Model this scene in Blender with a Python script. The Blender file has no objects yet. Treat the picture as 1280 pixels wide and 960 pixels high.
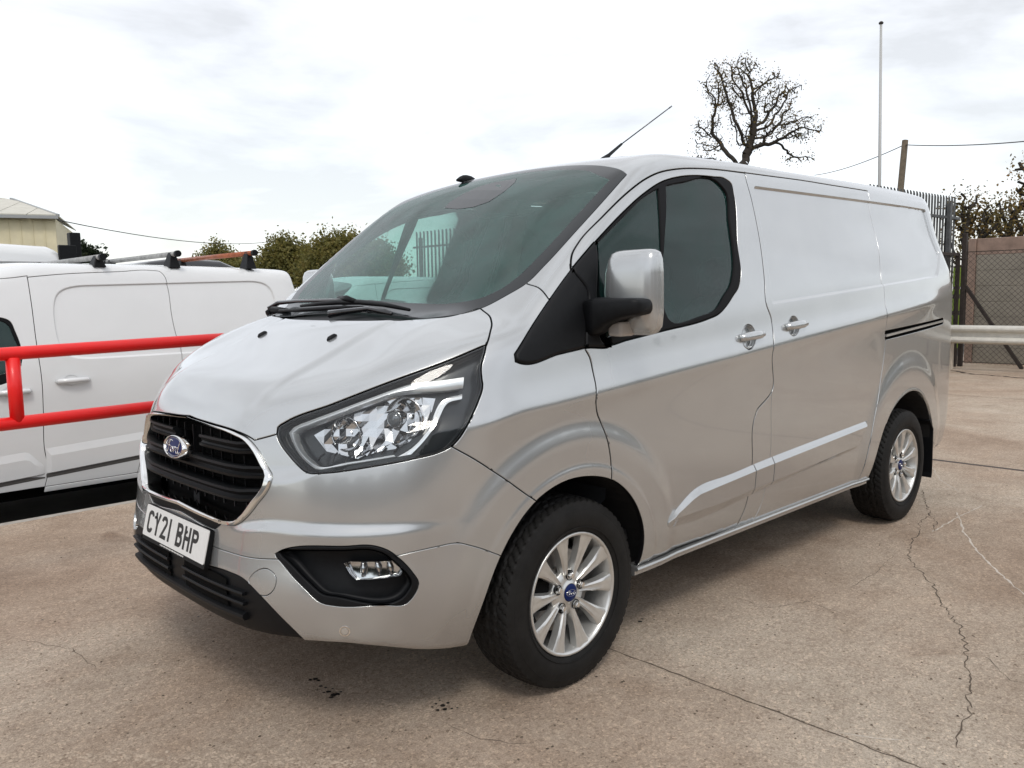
DEBUG = False
import bpy, bmesh, math, random
import numpy as np
from mathutils import Matrix, Vector
from mathutils.geometry import delaunay_2d_cdt
C = bpy.context.scene
COL = C.collection
R = math.radians
random.seed(7); np.random.seed(7)

# ------------------------------------------------------------ camera
CP = np.array([-2.0778, -2.8141, 1.369]); YAW, PITCH, ROLL, FPX = 0.8033, -0.106, -0.0153, 1031.39
def cam_axes():
    f = np.array([math.cos(PITCH)*math.cos(YAW), math.cos(PITCH)*math.sin(YAW), math.sin(PITCH)])
    r = np.cross(f, [0, 0, 1]); r /= np.linalg.norm(r); u = np.cross(r, f)
    c, s = math.cos(ROLL), math.sin(ROLL)
    return np.array([c*r+s*u, -s*r+c*u, f])
CM = cam_axes()
cam = bpy.data.objects.new('camera', bpy.data.cameras.new('camera')); COL.objects.link(cam); C.camera = cam
m4 = Matrix.Identity(4)
for i in range(3):
    m4[i][0] = CM[0][i]; m4[i][1] = CM[1][i]; m4[i][2] = -CM[2][i]; m4[i][3] = CP[i]
cam.matrix_world = m4
cam.data.sensor_width = 36; cam.data.lens = FPX/1280*36; cam.data.clip_end = 3000; cam.data.clip_start = .05
C.render.resolution_x = 1024; C.render.resolution_y = 768
C.view_settings.view_transform = 'Standard'; C.view_settings.look = 'None'
C.view_settings.exposure = 0.0; C.view_settings.gamma = 1
def ray(px, py):
    return CP, np.array([(px-640)/FPX, -(py-480)/FPX, 1.0]) @ CM
def aty(px, py, y): o, d = ray(px, py); return o+(y-o[1])/d[1]*d
def atx(px, py, x): o, d = ray(px, py); return o+(x-o[0])/d[0]*d
def atz(px, py, z): o, d = ray(px, py); return o+(z-o[2])/d[2]*d
def atd(px, py, t): o, d = ray(px, py); return o+t*d      # t metres in front of the lens
def proj(p):
    q = (np.asarray(p, float)-CP) @ CM.T
    return np.stack([640+FPX*q[..., 0]/q[..., 2], 480-FPX*q[..., 1]/q[..., 2]], -1)

# ------------------------------------------------------------ sky and sun (bright overcast)
SUN_EL, SUN_AZ = R(52), R(215)      # azimuth measured from +Y towards +X, as the sky texture does
W = bpy.data.worlds.new('World'); C.world = W; W.use_nodes = True
SKYOFF = (3.4, 1.8, 4.6)
def world():
    nt = W.node_tree; n = nt.nodes; l = nt.links; n.clear()
    out = n.new('ShaderNodeOutputWorld'); add = n.new('ShaderNodeAddShader')
    b1 = n.new('ShaderNodeBackground'); b2 = n.new('ShaderNodeBackground')
    sky = n.new('ShaderNodeTexSky'); sky.sky_type = 'NISHITA'; sky.sun_disc = False
    sky.sun_elevation = SUN_EL; sky.sun_rotation = SUN_AZ; b1.inputs[1].default_value = .05
    l.new(sky.outputs[0], b1.inputs[0])
    tc = n.new('ShaderNodeTexCoord'); mp = n.new('ShaderNodeMapping'); mp.inputs['Scale'].default_value = (1.0, 1.0, 3.2); mp.inputs['Location'].default_value = SKYOFF
    l.new(tc.outputs['Generated'], mp.inputs[0])
    no = n.new('ShaderNodeTexNoise'); no.inputs['Scale'].default_value = 3.1; no.inputs['Detail'].default_value = 7
    no.inputs['Roughness'].default_value = .55; no.inputs['Distortion'].default_value = .25
    l.new(mp.outputs[0], no.inputs['Vector'])
    cr = n.new('ShaderNodeValToRGB'); e = cr.color_ramp.elements
    e[0].position = .37; e[0].color = (.71, .69, .66, 1); e[1].position = .58; e[1].color = (1.0, 1.0, 1.0, 1)
    e2 = cr.color_ramp.elements.new(.47); e2.color = (.87, .855, .84, 1)
    l.new(no.outputs[0], cr.inputs[0])
    l.new(cr.outputs[0], b2.inputs[0]); b2.inputs[1].default_value = 1.0
    l.new(b1.outputs[0], add.inputs[0]); l.new(b2.outputs[0], add.inputs[1]); l.new(add.outputs[0], out.inputs[0])
world()
sl = bpy.data.lights.new('sun', 'SUN'); sl.energy = 1.2; sl.angle = R(14); sl.color = (1, .96, .90)
so = bpy.data.objects.new('sun', sl); COL.objects.link(so)
sd = Vector((math.sin(SUN_AZ)*math.cos(SUN_EL), math.cos(SUN_AZ)*math.cos(SUN_EL), math.sin(SUN_EL)))
so.rotation_euler = sd.to_track_quat('Z', 'Y').to_euler()

# ------------------------------------------------------------ materials
MATS = {}
def new_mat(name):
    m = bpy.data.materials.new(name); m.use_nodes = True; MATS[name] = m
    return m, m.node_tree.nodes, m.node_tree.links, m.node_tree.nodes['Principled BSDF']
def setp(b, **k):
    for a, v in k.items():
        a = a.replace('_', ' ')
        b.inputs[a].default_value = (*v, 1) if isinstance(v, tuple) and len(v) == 3 else v
def noise_chain(n, l, scale, detail=4, rough=.5, coord='Object', dist=0, stretch=None):
    tc = n.new('ShaderNodeTexCoord'); no = n.new('ShaderNodeTexNoise')
    no.inputs['Scale'].default_value = scale; no.inputs['Detail'].default_value = detail; no.inputs['Roughness'].default_value = rough
    no.inputs['Distortion'].default_value = dist
    if stretch:
        mp = n.new('ShaderNodeMapping'); mp.inputs['Scale'].default_value = stretch
        l.new(tc.outputs[coord], mp.inputs[0]); l.new(mp.outputs[0], no.inputs['Vector'])
    else: l.new(tc.outputs[coord], no.inputs['Vector'])
    return no
def ramp(n, l, src, stops):
    cr = n.new('ShaderNodeValToRGB'); e = cr.color_ramp.elements
    while len(e) < len(stops): e.new(.5)
    for k, (p, c) in enumerate(stops): e[k].position = p; e[k].color = (*c, 1) if len(c) == 3 else c
    l.new(src, cr.inputs[0]); return cr
def mat(name, col, rough=.5, metal=0., var=0., vscale=8, bump=0., bscale=60, coat=0., rvar=0., **k):
    m, n, l, b = new_mat(name); setp(b, Base_Color=col, Roughness=rough, Metallic=metal, Coat_Weight=coat, Coat_Roughness=.06, **k)
    if var or rvar:
        no = noise_chain(n, l, vscale, 5, .6)
        if var:
            d = tuple(c*(1-var) for c in col); e = tuple(min(1, c*(1+var)) for c in col)
            cr = ramp(n, l, no.outputs[0], [(.3, d), (.7, e)]); l.new(cr.outputs[0], b.inputs['Base Color'])
        if rvar:
            r0 = (max(0, rough-rvar),)*3; r1 = (min(1, rough+rvar),)*3
            cr = ramp(n, l, no.outputs[0], [(.3, r0), (.7, r1)]); l.new(cr.outputs[0], b.inputs['Roughness'])
    if bump:
        nb = noise_chain(n, l, bscale, 5, .6); bp = n.new('ShaderNodeBump'); bp.inputs['Strength'].default_value = bump
        bp.inputs['Distance'].default_value = .01; l.new(nb.outputs[0], bp.inputs['Height']); l.new(bp.outputs[0], b.inputs['Normal'])
    return m
def mat_silver():
    m, n, l, b = new_mat('silver_paint')
    setp(b, Base_Color=(.53, .53, .525), Metallic=.70, Roughness=.25, Coat_Weight=.95, Coat_Roughness=.03, Coat_IOR=1.5)
    fl = noise_chain(n, l, 6, 2, .6); cr = ramp(n, l, fl.outputs[0], [(.35, (.475, .490, .493)), (.65, (.492, .506, .507))])
    dirt = noise_chain(n, l, 2.5, 2, .5)
    tc = n.new('ShaderNodeTexCoord'); sp = n.new('ShaderNodeSeparateXYZ'); l.new(tc.outputs['Object'], sp.inputs[0])
    mr = n.new('ShaderNodeMapRange'); mr.inputs[1].default_value = .30; mr.inputs[2].default_value = .75; mr.inputs[3].default_value = .34; mr.inputs[4].default_value = 0
    l.new(sp.outputs[2], mr.inputs[0]); mu = n.new('ShaderNodeMath'); mu.operation = 'MULTIPLY'
    l.new(mr.outputs[0], mu.inputs[0]); l.new(dirt.outputs[0], mu.inputs[1])
    mx = n.new('ShaderNodeMix'); mx.data_type = 'RGBA'; l.new(mu.outputs[0], mx.inputs[0]); l.new(cr.outputs[0], mx.inputs[6]); mx.inputs[7].default_value = (.22, .185, .15, 1)
    l.new(mx.outputs[2], b.inputs['Base Color'])
    rr = n.new('ShaderNodeMapRange'); rr.inputs[3].default_value = .20; rr.inputs[4].default_value = .28; l.new(dirt.outputs[0], rr.inputs[0]); l.new(rr.outputs[0], b.inputs['Roughness'])
    return m
def mat_glass(name, tint, gloss_rough=.0, film=0.0, filmcol=(.3, .33, .33)):
    """thin automotive glass: tinted see-through pane with a Fresnel reflection and an optional diffuse film that paints in reflections, with rain specks"""
    m, n, l, b = new_mat(name); out = n['Material Output']; n.remove(b)
    tr = n.new('ShaderNodeBsdfTransparent'); tr.inputs[0].default_value = (*tint, 1)
    gl = n.new('ShaderNodeBsdfGlossy'); gl.inputs['Roughness'].default_value = gloss_rough
    fr = n.new('ShaderNodeFresnel'); fr.inputs[0].default_value = 1.52
    mx = n.new('ShaderNodeMixShader'); l.new(fr.outputs[0], mx.inputs[0]); l.new(tr.outputs[0], mx.inputs[1]); l.new(gl.outputs[0], mx.inputs[2])
    last = mx
    if film:
        df = n.new('ShaderNodeBsdfDiffuse'); df.inputs[0].default_value = (*filmcol, 1)  # diffuse colour put in for reflections on the pane; fine noise adds rain specks
        no = noise_chain(n, l, 170, 3, .7); no2 = noise_chain(n, l, 5, 4, .6)
        cr = ramp(n, l, no.outputs[0], [(.42, (film*.75,)*3), (.62, (film*1.35,)*3)])
        cr2 = ramp(n, l, no2.outputs[0], [(.3, (.55,)*3), (.7, (1.3,)*3)])
        mu = n.new('ShaderNodeMath'); mu.operation = 'MULTIPLY'; l.new(cr.outputs[0], mu.inputs[0]); l.new(cr2.outputs[0], mu.inputs[1])
        m2 = n.new('ShaderNodeMixShader'); l.new(mu.outputs[0], m2.inputs[0]); l.new(mx.outputs[0], m2.inputs[1]); l.new(df.outputs[0], m2.inputs[2]); last = m2
    l.new(last.outputs[0], out.inputs[0])
    return m
SILVER = mat_silver()
PLASTIC = mat('black_plastic', (.0045, .005, .006), .5, var=.2, vscale=40, Specular_IOR_Level=.2)
GLOSSBLK = mat('gloss_black', (.008, .008, .010), .12, coat=.5)
RUBBER = mat('seal_rubber', (.004, .004, .005), .6, Specular_IOR_Level=.15)
TYRE = mat('tyre_rubber', (.0095, .0092, .0088), .66, var=.35, vscale=14, bump=.1, bscale=90, Specular_IOR_Level=.24)
CHROME = mat('chrome', (.78, .78, .77), .09, 1.0, rvar=.03)
ALLOY = mat('alloy_silver', (.62, .62, .60), .33, .75, var=.06, vscale=30, coat=.4)
FENCEM = mat('weathered_galvanised', (.085, .09, .093), .6, .2, var=.4, vscale=7)
DARK = mat('dark_void', (.004, .004, .004), .9, Specular_IOR_Level=.1)
LINER = mat('arch_liner', (.010, .010, .010), .85, var=.4, vscale=20)
WSGLASS = mat_glass('windscreen_glass', (.66, .86, .81), 0, .125, (.17, .42, .37))
GLASS = mat_glass('door_glass', (.46, .68, .64), 0, .06, (.07, .33, .29))
CLEAR = mat_glass('clear_lens', (.93, .95, .95), 0, .01)
FRIT = mat('glass_frit', (.016, .019, .021), .16, Specular_IOR_Level=.35)
WHITEP = mat('white_paint', (.70, .71, .71), .22, 0, coat=.8, var=.02, vscale=3)
TRIM = mat('cabin_trim', (.03, .031, .033), .7, var=.2)
SEATM = mat('seat_cloth', (.045, .047, .052), .9, var=.3, vscale=60)
BLUE = mat('badge_blue', (.006, .016, .085), .4, 0, Specular_IOR_Level=.15)
PLATEW = mat('plate_white', (.72, .72, .70), .35, var=.03, vscale=60)
INK = mat('plate_black', (.012, .012, .012), .4)
AMBER = mat('amber_lens', (.38, .35, .32), .12, .2, coat=.6)
REFL = mat('lamp_reflector', (.62, .62, .63), .08, 1.0)
GALV = mat('galvanised_steel', (.17, .175, .18), .55, .3, var=.35, vscale=9)
DISC = mat('brake_disc', (.22, .21, .20), .4, .8, var=.3, vscale=30)

# ------------------------------------------------------------ object helpers
def link(name, me, m=None, parent=None):
    o = bpy.data.objects.new(name, me); COL.objects.link(o)
    if m is not None and hasattr(me, 'materials') and not me.materials: me.materials.append(m)
    if parent is not None: o.parent = parent
    return o
def tag(o, label=None, cat=None, group=None, kind=None):
    if label: o['label'] = label
    if cat: o['category'] = cat
    if group: o['group'] = group
    if kind: o['kind'] = kind
    return o
def empty(name, loc=(0, 0, 0), rz=0, **k):
    o = bpy.data.objects.new(name, None); COL.objects.link(o); o.location = loc; o.rotation_euler = (0, 0, rz); o.empty_display_size = .1
    return tag(o, **k)
def mesh(name, v, f, m, parent=None, smooth=False, bevel=0, auto=None):
    me = bpy.data.meshes.new(name); me.from_pydata([tuple(map(float, p)) for p in v], [], [tuple(int(i) for i in q) for q in f]); me.update()
    if bevel:
        bm = bmesh.new(); bm.from_mesh(me)
        bmesh.ops.remove_doubles(bm, verts=bm.verts, dist=1e-6)
        es = [e for e in bm.edges if len(e.link_faces) == 2 and e.calc_face_angle(0) > .5]
        bmesh.ops.bevel(bm, geom=es, offset=bevel, segments=2, profile=.5, affect='EDGES', clamp_overlap=True)
        bm.to_mesh(me); bm.free()
    if smooth: me.shade_smooth()
    if auto is not None:
        me.shade_smooth(); me.set_sharp_from_angle(angle=R(auto))
    return link(name, me, m, parent)
class MB:
    """collects shapes, then links them as ONE mesh object"""
    def __init__(s): s.v = []; s.f = []
    def add(s, v, f):
        o = len(s.v); s.v += [tuple(p) for p in v]; s.f += [tuple(i+o for i in q) for q in f]; return s
    def box(s, x0, x1, y0, y1, z0, z1):
        return s.add([(x0,y0,z0),(x1,y0,z0),(x1,y1,z0),(x0,y1,z0),(x0,y0,z1),(x1,y0,z1),(x1,y1,z1),(x0,y1,z1)],
                     [(0,3,2,1),(4,5,6,7),(0,1,5,4),(1,2,6,5),(2,3,7,6),(3,0,4,7)])
    def bar(s, a, b, w, h, up=(0, 0, 1)):
        a = np.array(a, float); b = np.array(b, float); d = b-a; d /= np.linalg.norm(d)
        r = np.cross(d, up); r /= np.linalg.norm(r)+1e-9; u = np.cross(r, d)
        P = [a+r*i*w/2+u*j*h/2 for i, j in ((-1,-1),(1,-1),(1,1),(-1,1))]+[b+r*i*w/2+u*j*h/2 for i, j in ((-1,-1),(1,-1),(1,1),(-1,1))]
        return s.add(P, [(0,1,2,3),(7,6,5,4),(0,4,5,1),(1,5,6,2),(2,6,7,3),(3,7,4,0)])
    def tube(s, pts, r, n=8, caps=True):
        pts = [np.array(p, float) for p in pts]; k = len(pts); rr = r if hasattr(r, '__len__') else [r]*k
        o = len(s.v); ref = None
        for i, p in enumerate(pts):
            d = pts[min(i+1, k-1)]-pts[max(i-1, 0)]; d = d/(np.linalg.norm(d)+1e-12)
            if ref is None: ref = np.array([0, 0, 1.]) if abs(d[2]) < .9 else np.array([1., 0, 0])
            a = ref-d*np.dot(ref, d); a /= np.linalg.norm(a)+1e-12; b = np.cross(d, a); ref = a
            for j in range(n):
                t = 2*math.pi*j/n; s.v.append(tuple(p+rr[i]*(math.cos(t)*a+math.sin(t)*b)))
        for i in range(k-1):
            for j in range(n):
                s.f.append((o+i*n+j, o+i*n+(j+1) % n, o+(i+1)*n+(j+1) % n, o+(i+1)*n+j))
        if caps: s.f.append(tuple(o+j for j in reversed(range(n)))); s.f.append(tuple(o+(k-1)*n+j for j in range(n)))
        return s
    def build(s, name, m, parent=None, **k): return mesh(name, s.v, s.f, m, parent, **k)
def prism(poly, ax, d, center=None):
    """closed prism: poly = list of 3D points, extruded by vector d"""
    n = len(poly); v = [tuple(p) for p in poly]+[tuple(np.array(p)+d) for p in poly]
    return v, [tuple(reversed(range(n))), tuple(range(n, 2*n))]+[(i, (i+1) % n, n+(i+1) % n, n+i) for i in range(n)]
def dup_tree(o, parent=None):
    c = o.copy(); COL.objects.link(c); c.parent = parent
    for ch in list(o.children): dup_tree(ch, c)
    return c

# ------------------------------------------------------------ vehicle skins: smooth implicit bodies cut into panels
def spl(K):
    K = np.array(K, float); x, y = K[:, 0], K[:, 1]; n = len(x); h = np.diff(x)
    A = np.zeros((n, n)); b = np.zeros(n); A[0, 0] = A[-1, -1] = 1
    for i in range(1, n-1):
        A[i, i-1], A[i, i], A[i, i+1] = h[i-1], 2*(h[i-1]+h[i]), h[i]
        b[i] = 3*((y[i+1]-y[i])/h[i]-(y[i]-y[i-1])/h[i-1])
    c = np.linalg.solve(A, b); d = np.diff(c)/(3*h); bb = np.diff(y)/h-h*(2*c[:-1]+c[1:])/3
    s1 = bb[-1]+2*c[-2]*h[-1]+3*d[-1]*h[-1]**2
    def f(q):
        q = np.asarray(q, float); i = np.clip(np.searchsorted(x, q)-1, 0, n-2); t = np.clip(q, x[0], x[-1])-x[i]
        return y[i]+bb[i]*t+c[i]*t*t+d[i]*t**3+np.minimum(q-x[0], 0)*bb[0]+np.maximum(q-x[-1], 0)*s1
    return f
def smax(a, b, k):
    h = np.maximum(k-np.abs(a-b), 0)/k
    return np.maximum(a, b)+h*h*h*k/6
def smin(a, b, k): return -smax(-a, -b, k)
def sst(x, a, b):
    t = np.clip((x-a)/(b-a), 0, 1); return t*t*t*(t*(6*t-15)+10)
def lerp(x, K):
    K = np.array(K, float); return np.interp(x, K[:, 0], K[:, 1])
def sdpoly(x, z, P):
    """rough signed distance to a convex polygon given anticlockwise in (x, z); negative inside"""
    d = None
    for i in range(len(P)):
        a = np.array(P[i]); b = np.array(P[(i+1) % len(P)]); e = (b-a)/np.linalg.norm(b-a)
        q = (x-a[0])*e[1]-(z-a[1])*e[0]
        d = q if d is None else smax(d, q, .02)
    return d

def level_loop(q, c, lev, n=150, rmax=2.2):
    o = []
    for t in np.linspace(0, 2*math.pi, n+1):
        lo, hi = 0., rmax
        for _ in range(30):
            m = (lo+hi)/2
            if q(c[0]+m*math.cos(t), c[1]+m*math.sin(t)) < lev: lo = m
            else: hi = m
        o.append((c[0]+lo*math.cos(t), c[1]+lo*math.sin(t)))
    return o
class Skin:
    def __init__(s, f, XA, XB, ZC, LF=1.15, LR=.7, org=(0, 0, 0), yaw=0.):
        s.f = f; s.XA = XA; s.XB = XB; s.ZCf = ZC if callable(ZC) else (lambda x: ZC+0*x); s.LF = LF; s.LS = XB-XA; s.LR = LR
        s.org = np.array(org, float); c, n = math.cos(yaw), math.sin(yaw); s.M = np.array([[c, n, 0], [-n, c, 0], [0, 0, 1]])   # world->local
        s.lines = []; s.soft = []; s.bvh = None
    def P(s, U, V):
        U = np.asarray(U, float); V = np.asarray(V, float)
        th = np.clip(U/s.LF, 0, 1)*np.pi/2+np.clip((U-s.LF-s.LS)/s.LR, 0, 1)*np.pi/2
        ox = np.clip(s.XA+(U-s.LF), s.XA, s.XB)
        zc = s.ZCf(ox); dx, dy, dz = -np.cos(th)*np.cos(V), -np.sin(th)*np.cos(V), np.sin(V)
        lo = np.zeros_like(ox); hi = np.full_like(ox, 3.)
        for _ in range(32):
            m = (lo+hi)/2; g = s.f(ox+dx*m, dy*m, zc+dz*m) < 0
            lo = np.where(g, m, lo); hi = np.where(g, hi, m)
        m = (lo+hi)/2
        return np.stack([ox+dx*m, dy*m, zc+dz*m], -1)
    def N(s, p):
        e = 1e-4; x, z = p[..., 0], p[..., 2]; y = np.minimum(p[..., 1], -2e-4); f = s.f
        g = np.stack([f(x+e, y, z)-f(x-e, y, z), f(x, y+e, z)-f(x, y-e, z), f(x, y, z+e)-f(x, y, z-e)], -1)
        g[..., 1] = np.where(p[..., 1] > -1e-4, 0, g[..., 1])
        return g/(np.linalg.norm(g, axis=-1, keepdims=True)+1e-12)
    def uv(s, p):
        x, y, z = p; y = min(y, 0.)
        if x < s.XA: ox = s.XA; U0 = 0.
        elif x > s.XB: ox = s.XB; U0 = s.LF+s.LS
        else: return (s.LF+x-s.XA, math.atan2(z-float(s.ZCf(x)), -y))
        d = np.array([x-ox, y, z-float(s.ZCf(ox))]); d /= np.linalg.norm(d); th = math.atan2(-d[1], -d[0])
        return ((th/(np.pi/2)*s.LF) if x < s.XA else s.LF+s.LS+(th-np.pi/2)/(np.pi/2)*s.LR, math.asin(d[2]))
    def lift(s, px, py):
        """pixel of the photograph -> point of this body (local frame)"""
        o, d = ray(px, py); o = s.M @ (o-s.org); d = s.M @ d; d = d/np.linalg.norm(d)
        if s.bvh:
            h = s.bvh.ray_cast(Vector(o), Vector(d)); return None if h[0] is None else np.array(h[0])
        t = np.linspace(.8, 14, 520); g = s.f(*(o[:, None]+d[:, None]*t)) < 0
        if not g.any(): return None
        i = int(np.argmax(g)); a, b = t[i-1], t[i]
        for _ in range(22):
            m = (a+b)/2
            if s.f(*(o+d*m)) < 0: b = m
            else: a = m
        return o+d*a
    def resample(s, pts, closed, sharp, step):
        n = len(pts); out = []; pts = [np.array(p, float) for p in pts]
        segs = n if closed else n-1
        for i in range(segs):
            p1, p2 = pts[i], pts[(i+1) % n]
            p0 = pts[(i-1) % n] if (closed or i > 0) else p1; p3 = pts[(i+2) % n] if (closed or i+2 < n) else p2
            L = np.linalg.norm(p2-p1)+1e-9
            def tang(a, b, c, sh):
                if sh: return None
                v = c-a; la = np.linalg.norm(b-a)+1e-9; lc = np.linalg.norm(c-b)+1e-9
                return ((b-a)/la*lc+(c-b)/lc*la)/(la+lc)*L
            m1 = tang(p0, p1, p2, i in sharp or (not closed and i == 0)); m2 = tang(p1, p2, p3, ((i+1) % n) in sharp or (not closed and i+2 >= n))
            m1 = (p2-p1) if m1 is None else m1; m2 = (p2-p1) if m2 is None else m2
            k = max(1, int(L/step))
            for j in range(k):
                t = j/k; out.append((2*t**3-3*t*t+1)*p1+(t**3-2*t*t+t)*m1+(-2*t**3+3*t*t)*p2+(t**3-t*t)*m2)
        if not closed: out.append(pts[-1])
        return out
    def line(s, pts, closed=False, sharp=(), step=.012, poly=False, soft=False):
        """pts: pixel pairs of the photograph, or 3D points of the body. Smooth curve through them, laid on the skin."""
        Q = []
        for p in pts:
            q = s.lift(*p) if len(p) == 2 else Q[-1]+np.array(p[:3], float) if len(p) == 4 else np.array(p, float)
            if q is not None: Q.append(q)
        if poly: sharp = set(range(len(Q)))
        c = s.resample(Q, closed, set(sharp), step); dst = s.soft if soft else s.lines
        if closed and any(q[1] > 0 for q in c) or (not closed and any(q[1] > 0 for q in c)):
            # keep the near half; end exactly on the centre plane
            o = []; n = len(c); rng = range(n) if closed else range(n-1); runs = [[]]
            seq = c+[c[0]] if closed else c
            for a, b in zip(seq[:-1], seq[1:]):
                if a[1] <= 0: runs[-1].append(a)
                if (a[1] <= 0) != (b[1] <= 0):
                    t = a[1]/(a[1]-b[1]); m = a+(b-a)*t; m[1] = 0; runs[-1].append(m)
                    if a[1] <= 0: runs.append([])
            if seq[-1][1] <= 0: runs[-1].append(seq[-1])
            for r_ in runs:
                if len(r_) > 1: dst.append([s.uv(q) for q in r_])
        else:
            if closed: c = c+[c[0]]
            dst.append([s.uv(q) for q in c])
        return c
    def build(s, du=.016, top=math.pi/2, zb=None):
        UM = s.LF+s.LS+s.LR; V0 = -1.35
        us = np.concatenate([np.linspace(0, s.LF, int(s.LF*.8/du)+1), np.linspace(s.LF, s.LF+s.LS, int(s.LS/du)+1)[1:], np.linspace(s.LF+s.LS, UM, int(s.LR/du/1.6)+1)[1:]])
        vs = np.linspace(V0, top, int((top-V0)/du*1.0)+1)
        # bottom edge of the visible skin
        Ub = us; vb = []
        vv = np.linspace(-1.3, -.1, 500); UU, VV = np.meshgrid(Ub, vv, indexing='ij'); p = s.P(UU, VV)
        ok = p[..., 2] > zb(p[..., 0])+.010
        vb = np.array([vv[np.argmax(r_)] for r_ in ok])
        s.lines.append(list(zip(Ub, vb)))
        U, V = np.meshgrid(us, vs, indexing='ij'); G = np.stack([U.ravel(), V.ravel()], 1)
        edge = (np.isclose(G[:, 0], 0)) | np.isclose(G[:, 0], UM) | np.isclose(G[:, 1], V0) | np.isclose(G[:, 1], top)
        pts = []; edges = []
        nhard = None
        for Ln in s.lines+[None]+s.soft:
            if Ln is None: nhard = len(edges); continue
            k0 = len(pts); last = None
            for q in Ln:
                q = (min(max(q[0], 0), UM), min(max(q[1], V0), top))
                if last is not None and abs(q[0]-last[0])+abs(q[1]-last[1]) < 1e-7: continue
                pts.append(q); last = q
            for i in range(k0, len(pts)-1): edges.append((i, i+1))
        LP = np.array(pts)
        # densify for distance test
        D = []
        for a, b in edges:
            k = max(1, int(math.hypot(*(LP[a]-LP[b]))/.004)); t = np.arange(k)[:, None]/k; D.append(LP[a]*(1-t)+LP[b]*t)
        D = np.concatenate(D)
        cell = .008; ok = set(); 
        for ii, jj in zip(*(np.floor(D/cell).astype(int).T)):
            for a in (-1, 0, 1):
                for b in (-1, 0, 1): ok.add((ii+a, jj+b))
        gi = np.floor(G/cell).astype(int)
        keep = np.array([(a, b) not in ok for a, b in gi.tolist()])
        # thin out around the pole of the front fan
        front = G[:, 0] < s.LF
        rng = np.random.RandomState(3)
        keep &= ~(front & (np.cos(G[:, 1]) < .5) & (rng.rand(len(G)) > np.cos(G[:, 1])*1.6))
        keep |= edge & keep
        GK = G[keep]
        n0 = len(pts); allp = pts+[tuple(q) for q in GK.tolist()]
        nsoft = len(edges); corners = [(0, V0), (UM, V0), (UM, top), (0, top)]; c0 = len(allp); allp += corners
        edges += [(c0, c0+1), (c0+1, c0+2), (c0+2, c0+3), (c0+3, c0)]
        vo, eo, fo, ov, oe, of_ = delaunay_2d_cdt([Vector(q) for q in allp], edges, [], 0, 1e-7, True)
        uvp = np.array([tuple(q) for q in vo]); F = np.array([tuple(t) for t in fo])
        cons = set()
        for (a, b), o in zip(eo, oe):
            if any(k_ < nhard or k_ >= nsoft for k_ in o): cons.add((min(a, b), max(a, b)))
        s.UVP = uvp; s.F = F; s.Pt = s.P(uvp[:, 0], uvp[:, 1]); s.Nn = s.N(s.Pt)
        s.Pt[np.isclose(uvp[:, 0], 0) | ((uvp[:, 1] > top-1e-9))] *= [1, 0, 1] if top > 1.5 else 1
        from mathutils.bvhtree import BVHTree
        PV = s.Pt.tolist(); k_ = len(PV); s.bvh = BVHTree.FromPolygons(PV+(s.Pt*[1, -1, 1]).tolist(), F.tolist()+(F+k_).tolist())
        # flood fill
        e2f = {}
        for fi, (a, b, c) in enumerate(F.tolist()):
            for e in ((a, b), (b, c), (c, a)):
                e2f.setdefault((min(e), max(e)), []).append(fi)
        nb = [[] for _ in range(len(F))]
        for e, fs in e2f.items():
            if len(fs) == 2 and e not in cons: nb[fs[0]].append(fs[1]); nb[fs[1]].append(fs[0])
        comp = -np.ones(len(F), int); k = 0
        for i in range(len(F)):
            if comp[i] >= 0: continue
            st = [i]; comp[i] = k
            while st:
                a = st.pop()
                for b in nb[a]:
                    if comp[b] < 0: comp[b] = k; st.append(b)
            k += 1
        s.comp = comp; s.cent = uvp[F].mean(1); s.ncomp = k
    def pick(s, *seeds):
        """boolean face mask: regions that contain the seed pixels (or 3D points)"""
        m = np.zeros(len(s.F), bool)
        for q in seeds:
            p = s.lift(*q) if len(q) == 2 else np.array(q, float)
            if p is None: print('seed misses', q); continue
            if p[1] > 0: p = p*[1, -1, 1]
            u = np.array(s.uv(p)); 
            T = s.UVP[s.F]; d = ((s.cent-u)**2).sum(1); hit = None
            for i in np.argsort(d)[:60]:
                a, b, c = T[i]
                def cr(p, q, r): return (q[0]-p[0])*(r[1]-p[1])-(q[1]-p[1])*(r[0]-p[0])
                w = [cr(a, b, u), cr(b, c, u), cr(c, a, u)]
                if min(w) >= -1e-12 or max(w) <= 1e-12: hit = i; break
            if hit is None: hit = int(np.argmin(d))
            m |= s.comp == s.comp[hit]
        return m
    def part(s, name, mask, mt, parent, off=0., gap=.0016, bev=.0016, depth=.018, rows=None, both='pair', label=None, raised=None, facet=None, dark_return=False):
        """link the masked faces as a panel: sheet, rounded edge, return flange. both: 'pair' = one object per side, 'one' = both halves in one mesh, 'near'"""
        F = s.F[mask]
        if not len(F): print('EMPTY PART', name); return None
        ids, inv = np.unique(F, return_inverse=True); F = inv.reshape(-1, 3); P = s.Pt[ids]; Nn = s.Nn[ids]
        # orientation outward
        fn = np.cross(P[F[:, 1]]-P[F[:, 0]], P[F[:, 2]]-P[F[:, 0]]); fl = (fn*Nn[F[:, 0]]).sum(1) < 0
        F[fl] = F[fl][:, ::-1]
        area = np.linalg.norm(fn, axis=1); F = F[area > 1e-12]
        cnt = {}
        for a, b, c in F.tolist():
            for e in ((a, b), (b, c), (c, a)): cnt[e] = cnt.get(e, 0)+1
        be = [e for e in cnt if (e[1], e[0]) not in cnt]
        be = [e for e in be if not (abs(P[e[0]][1]) < 1e-6 and abs(P[e[1]][1]) < 1e-6 and both == 'one')]
        T = np.zeros_like(P); nxt = {}
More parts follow.
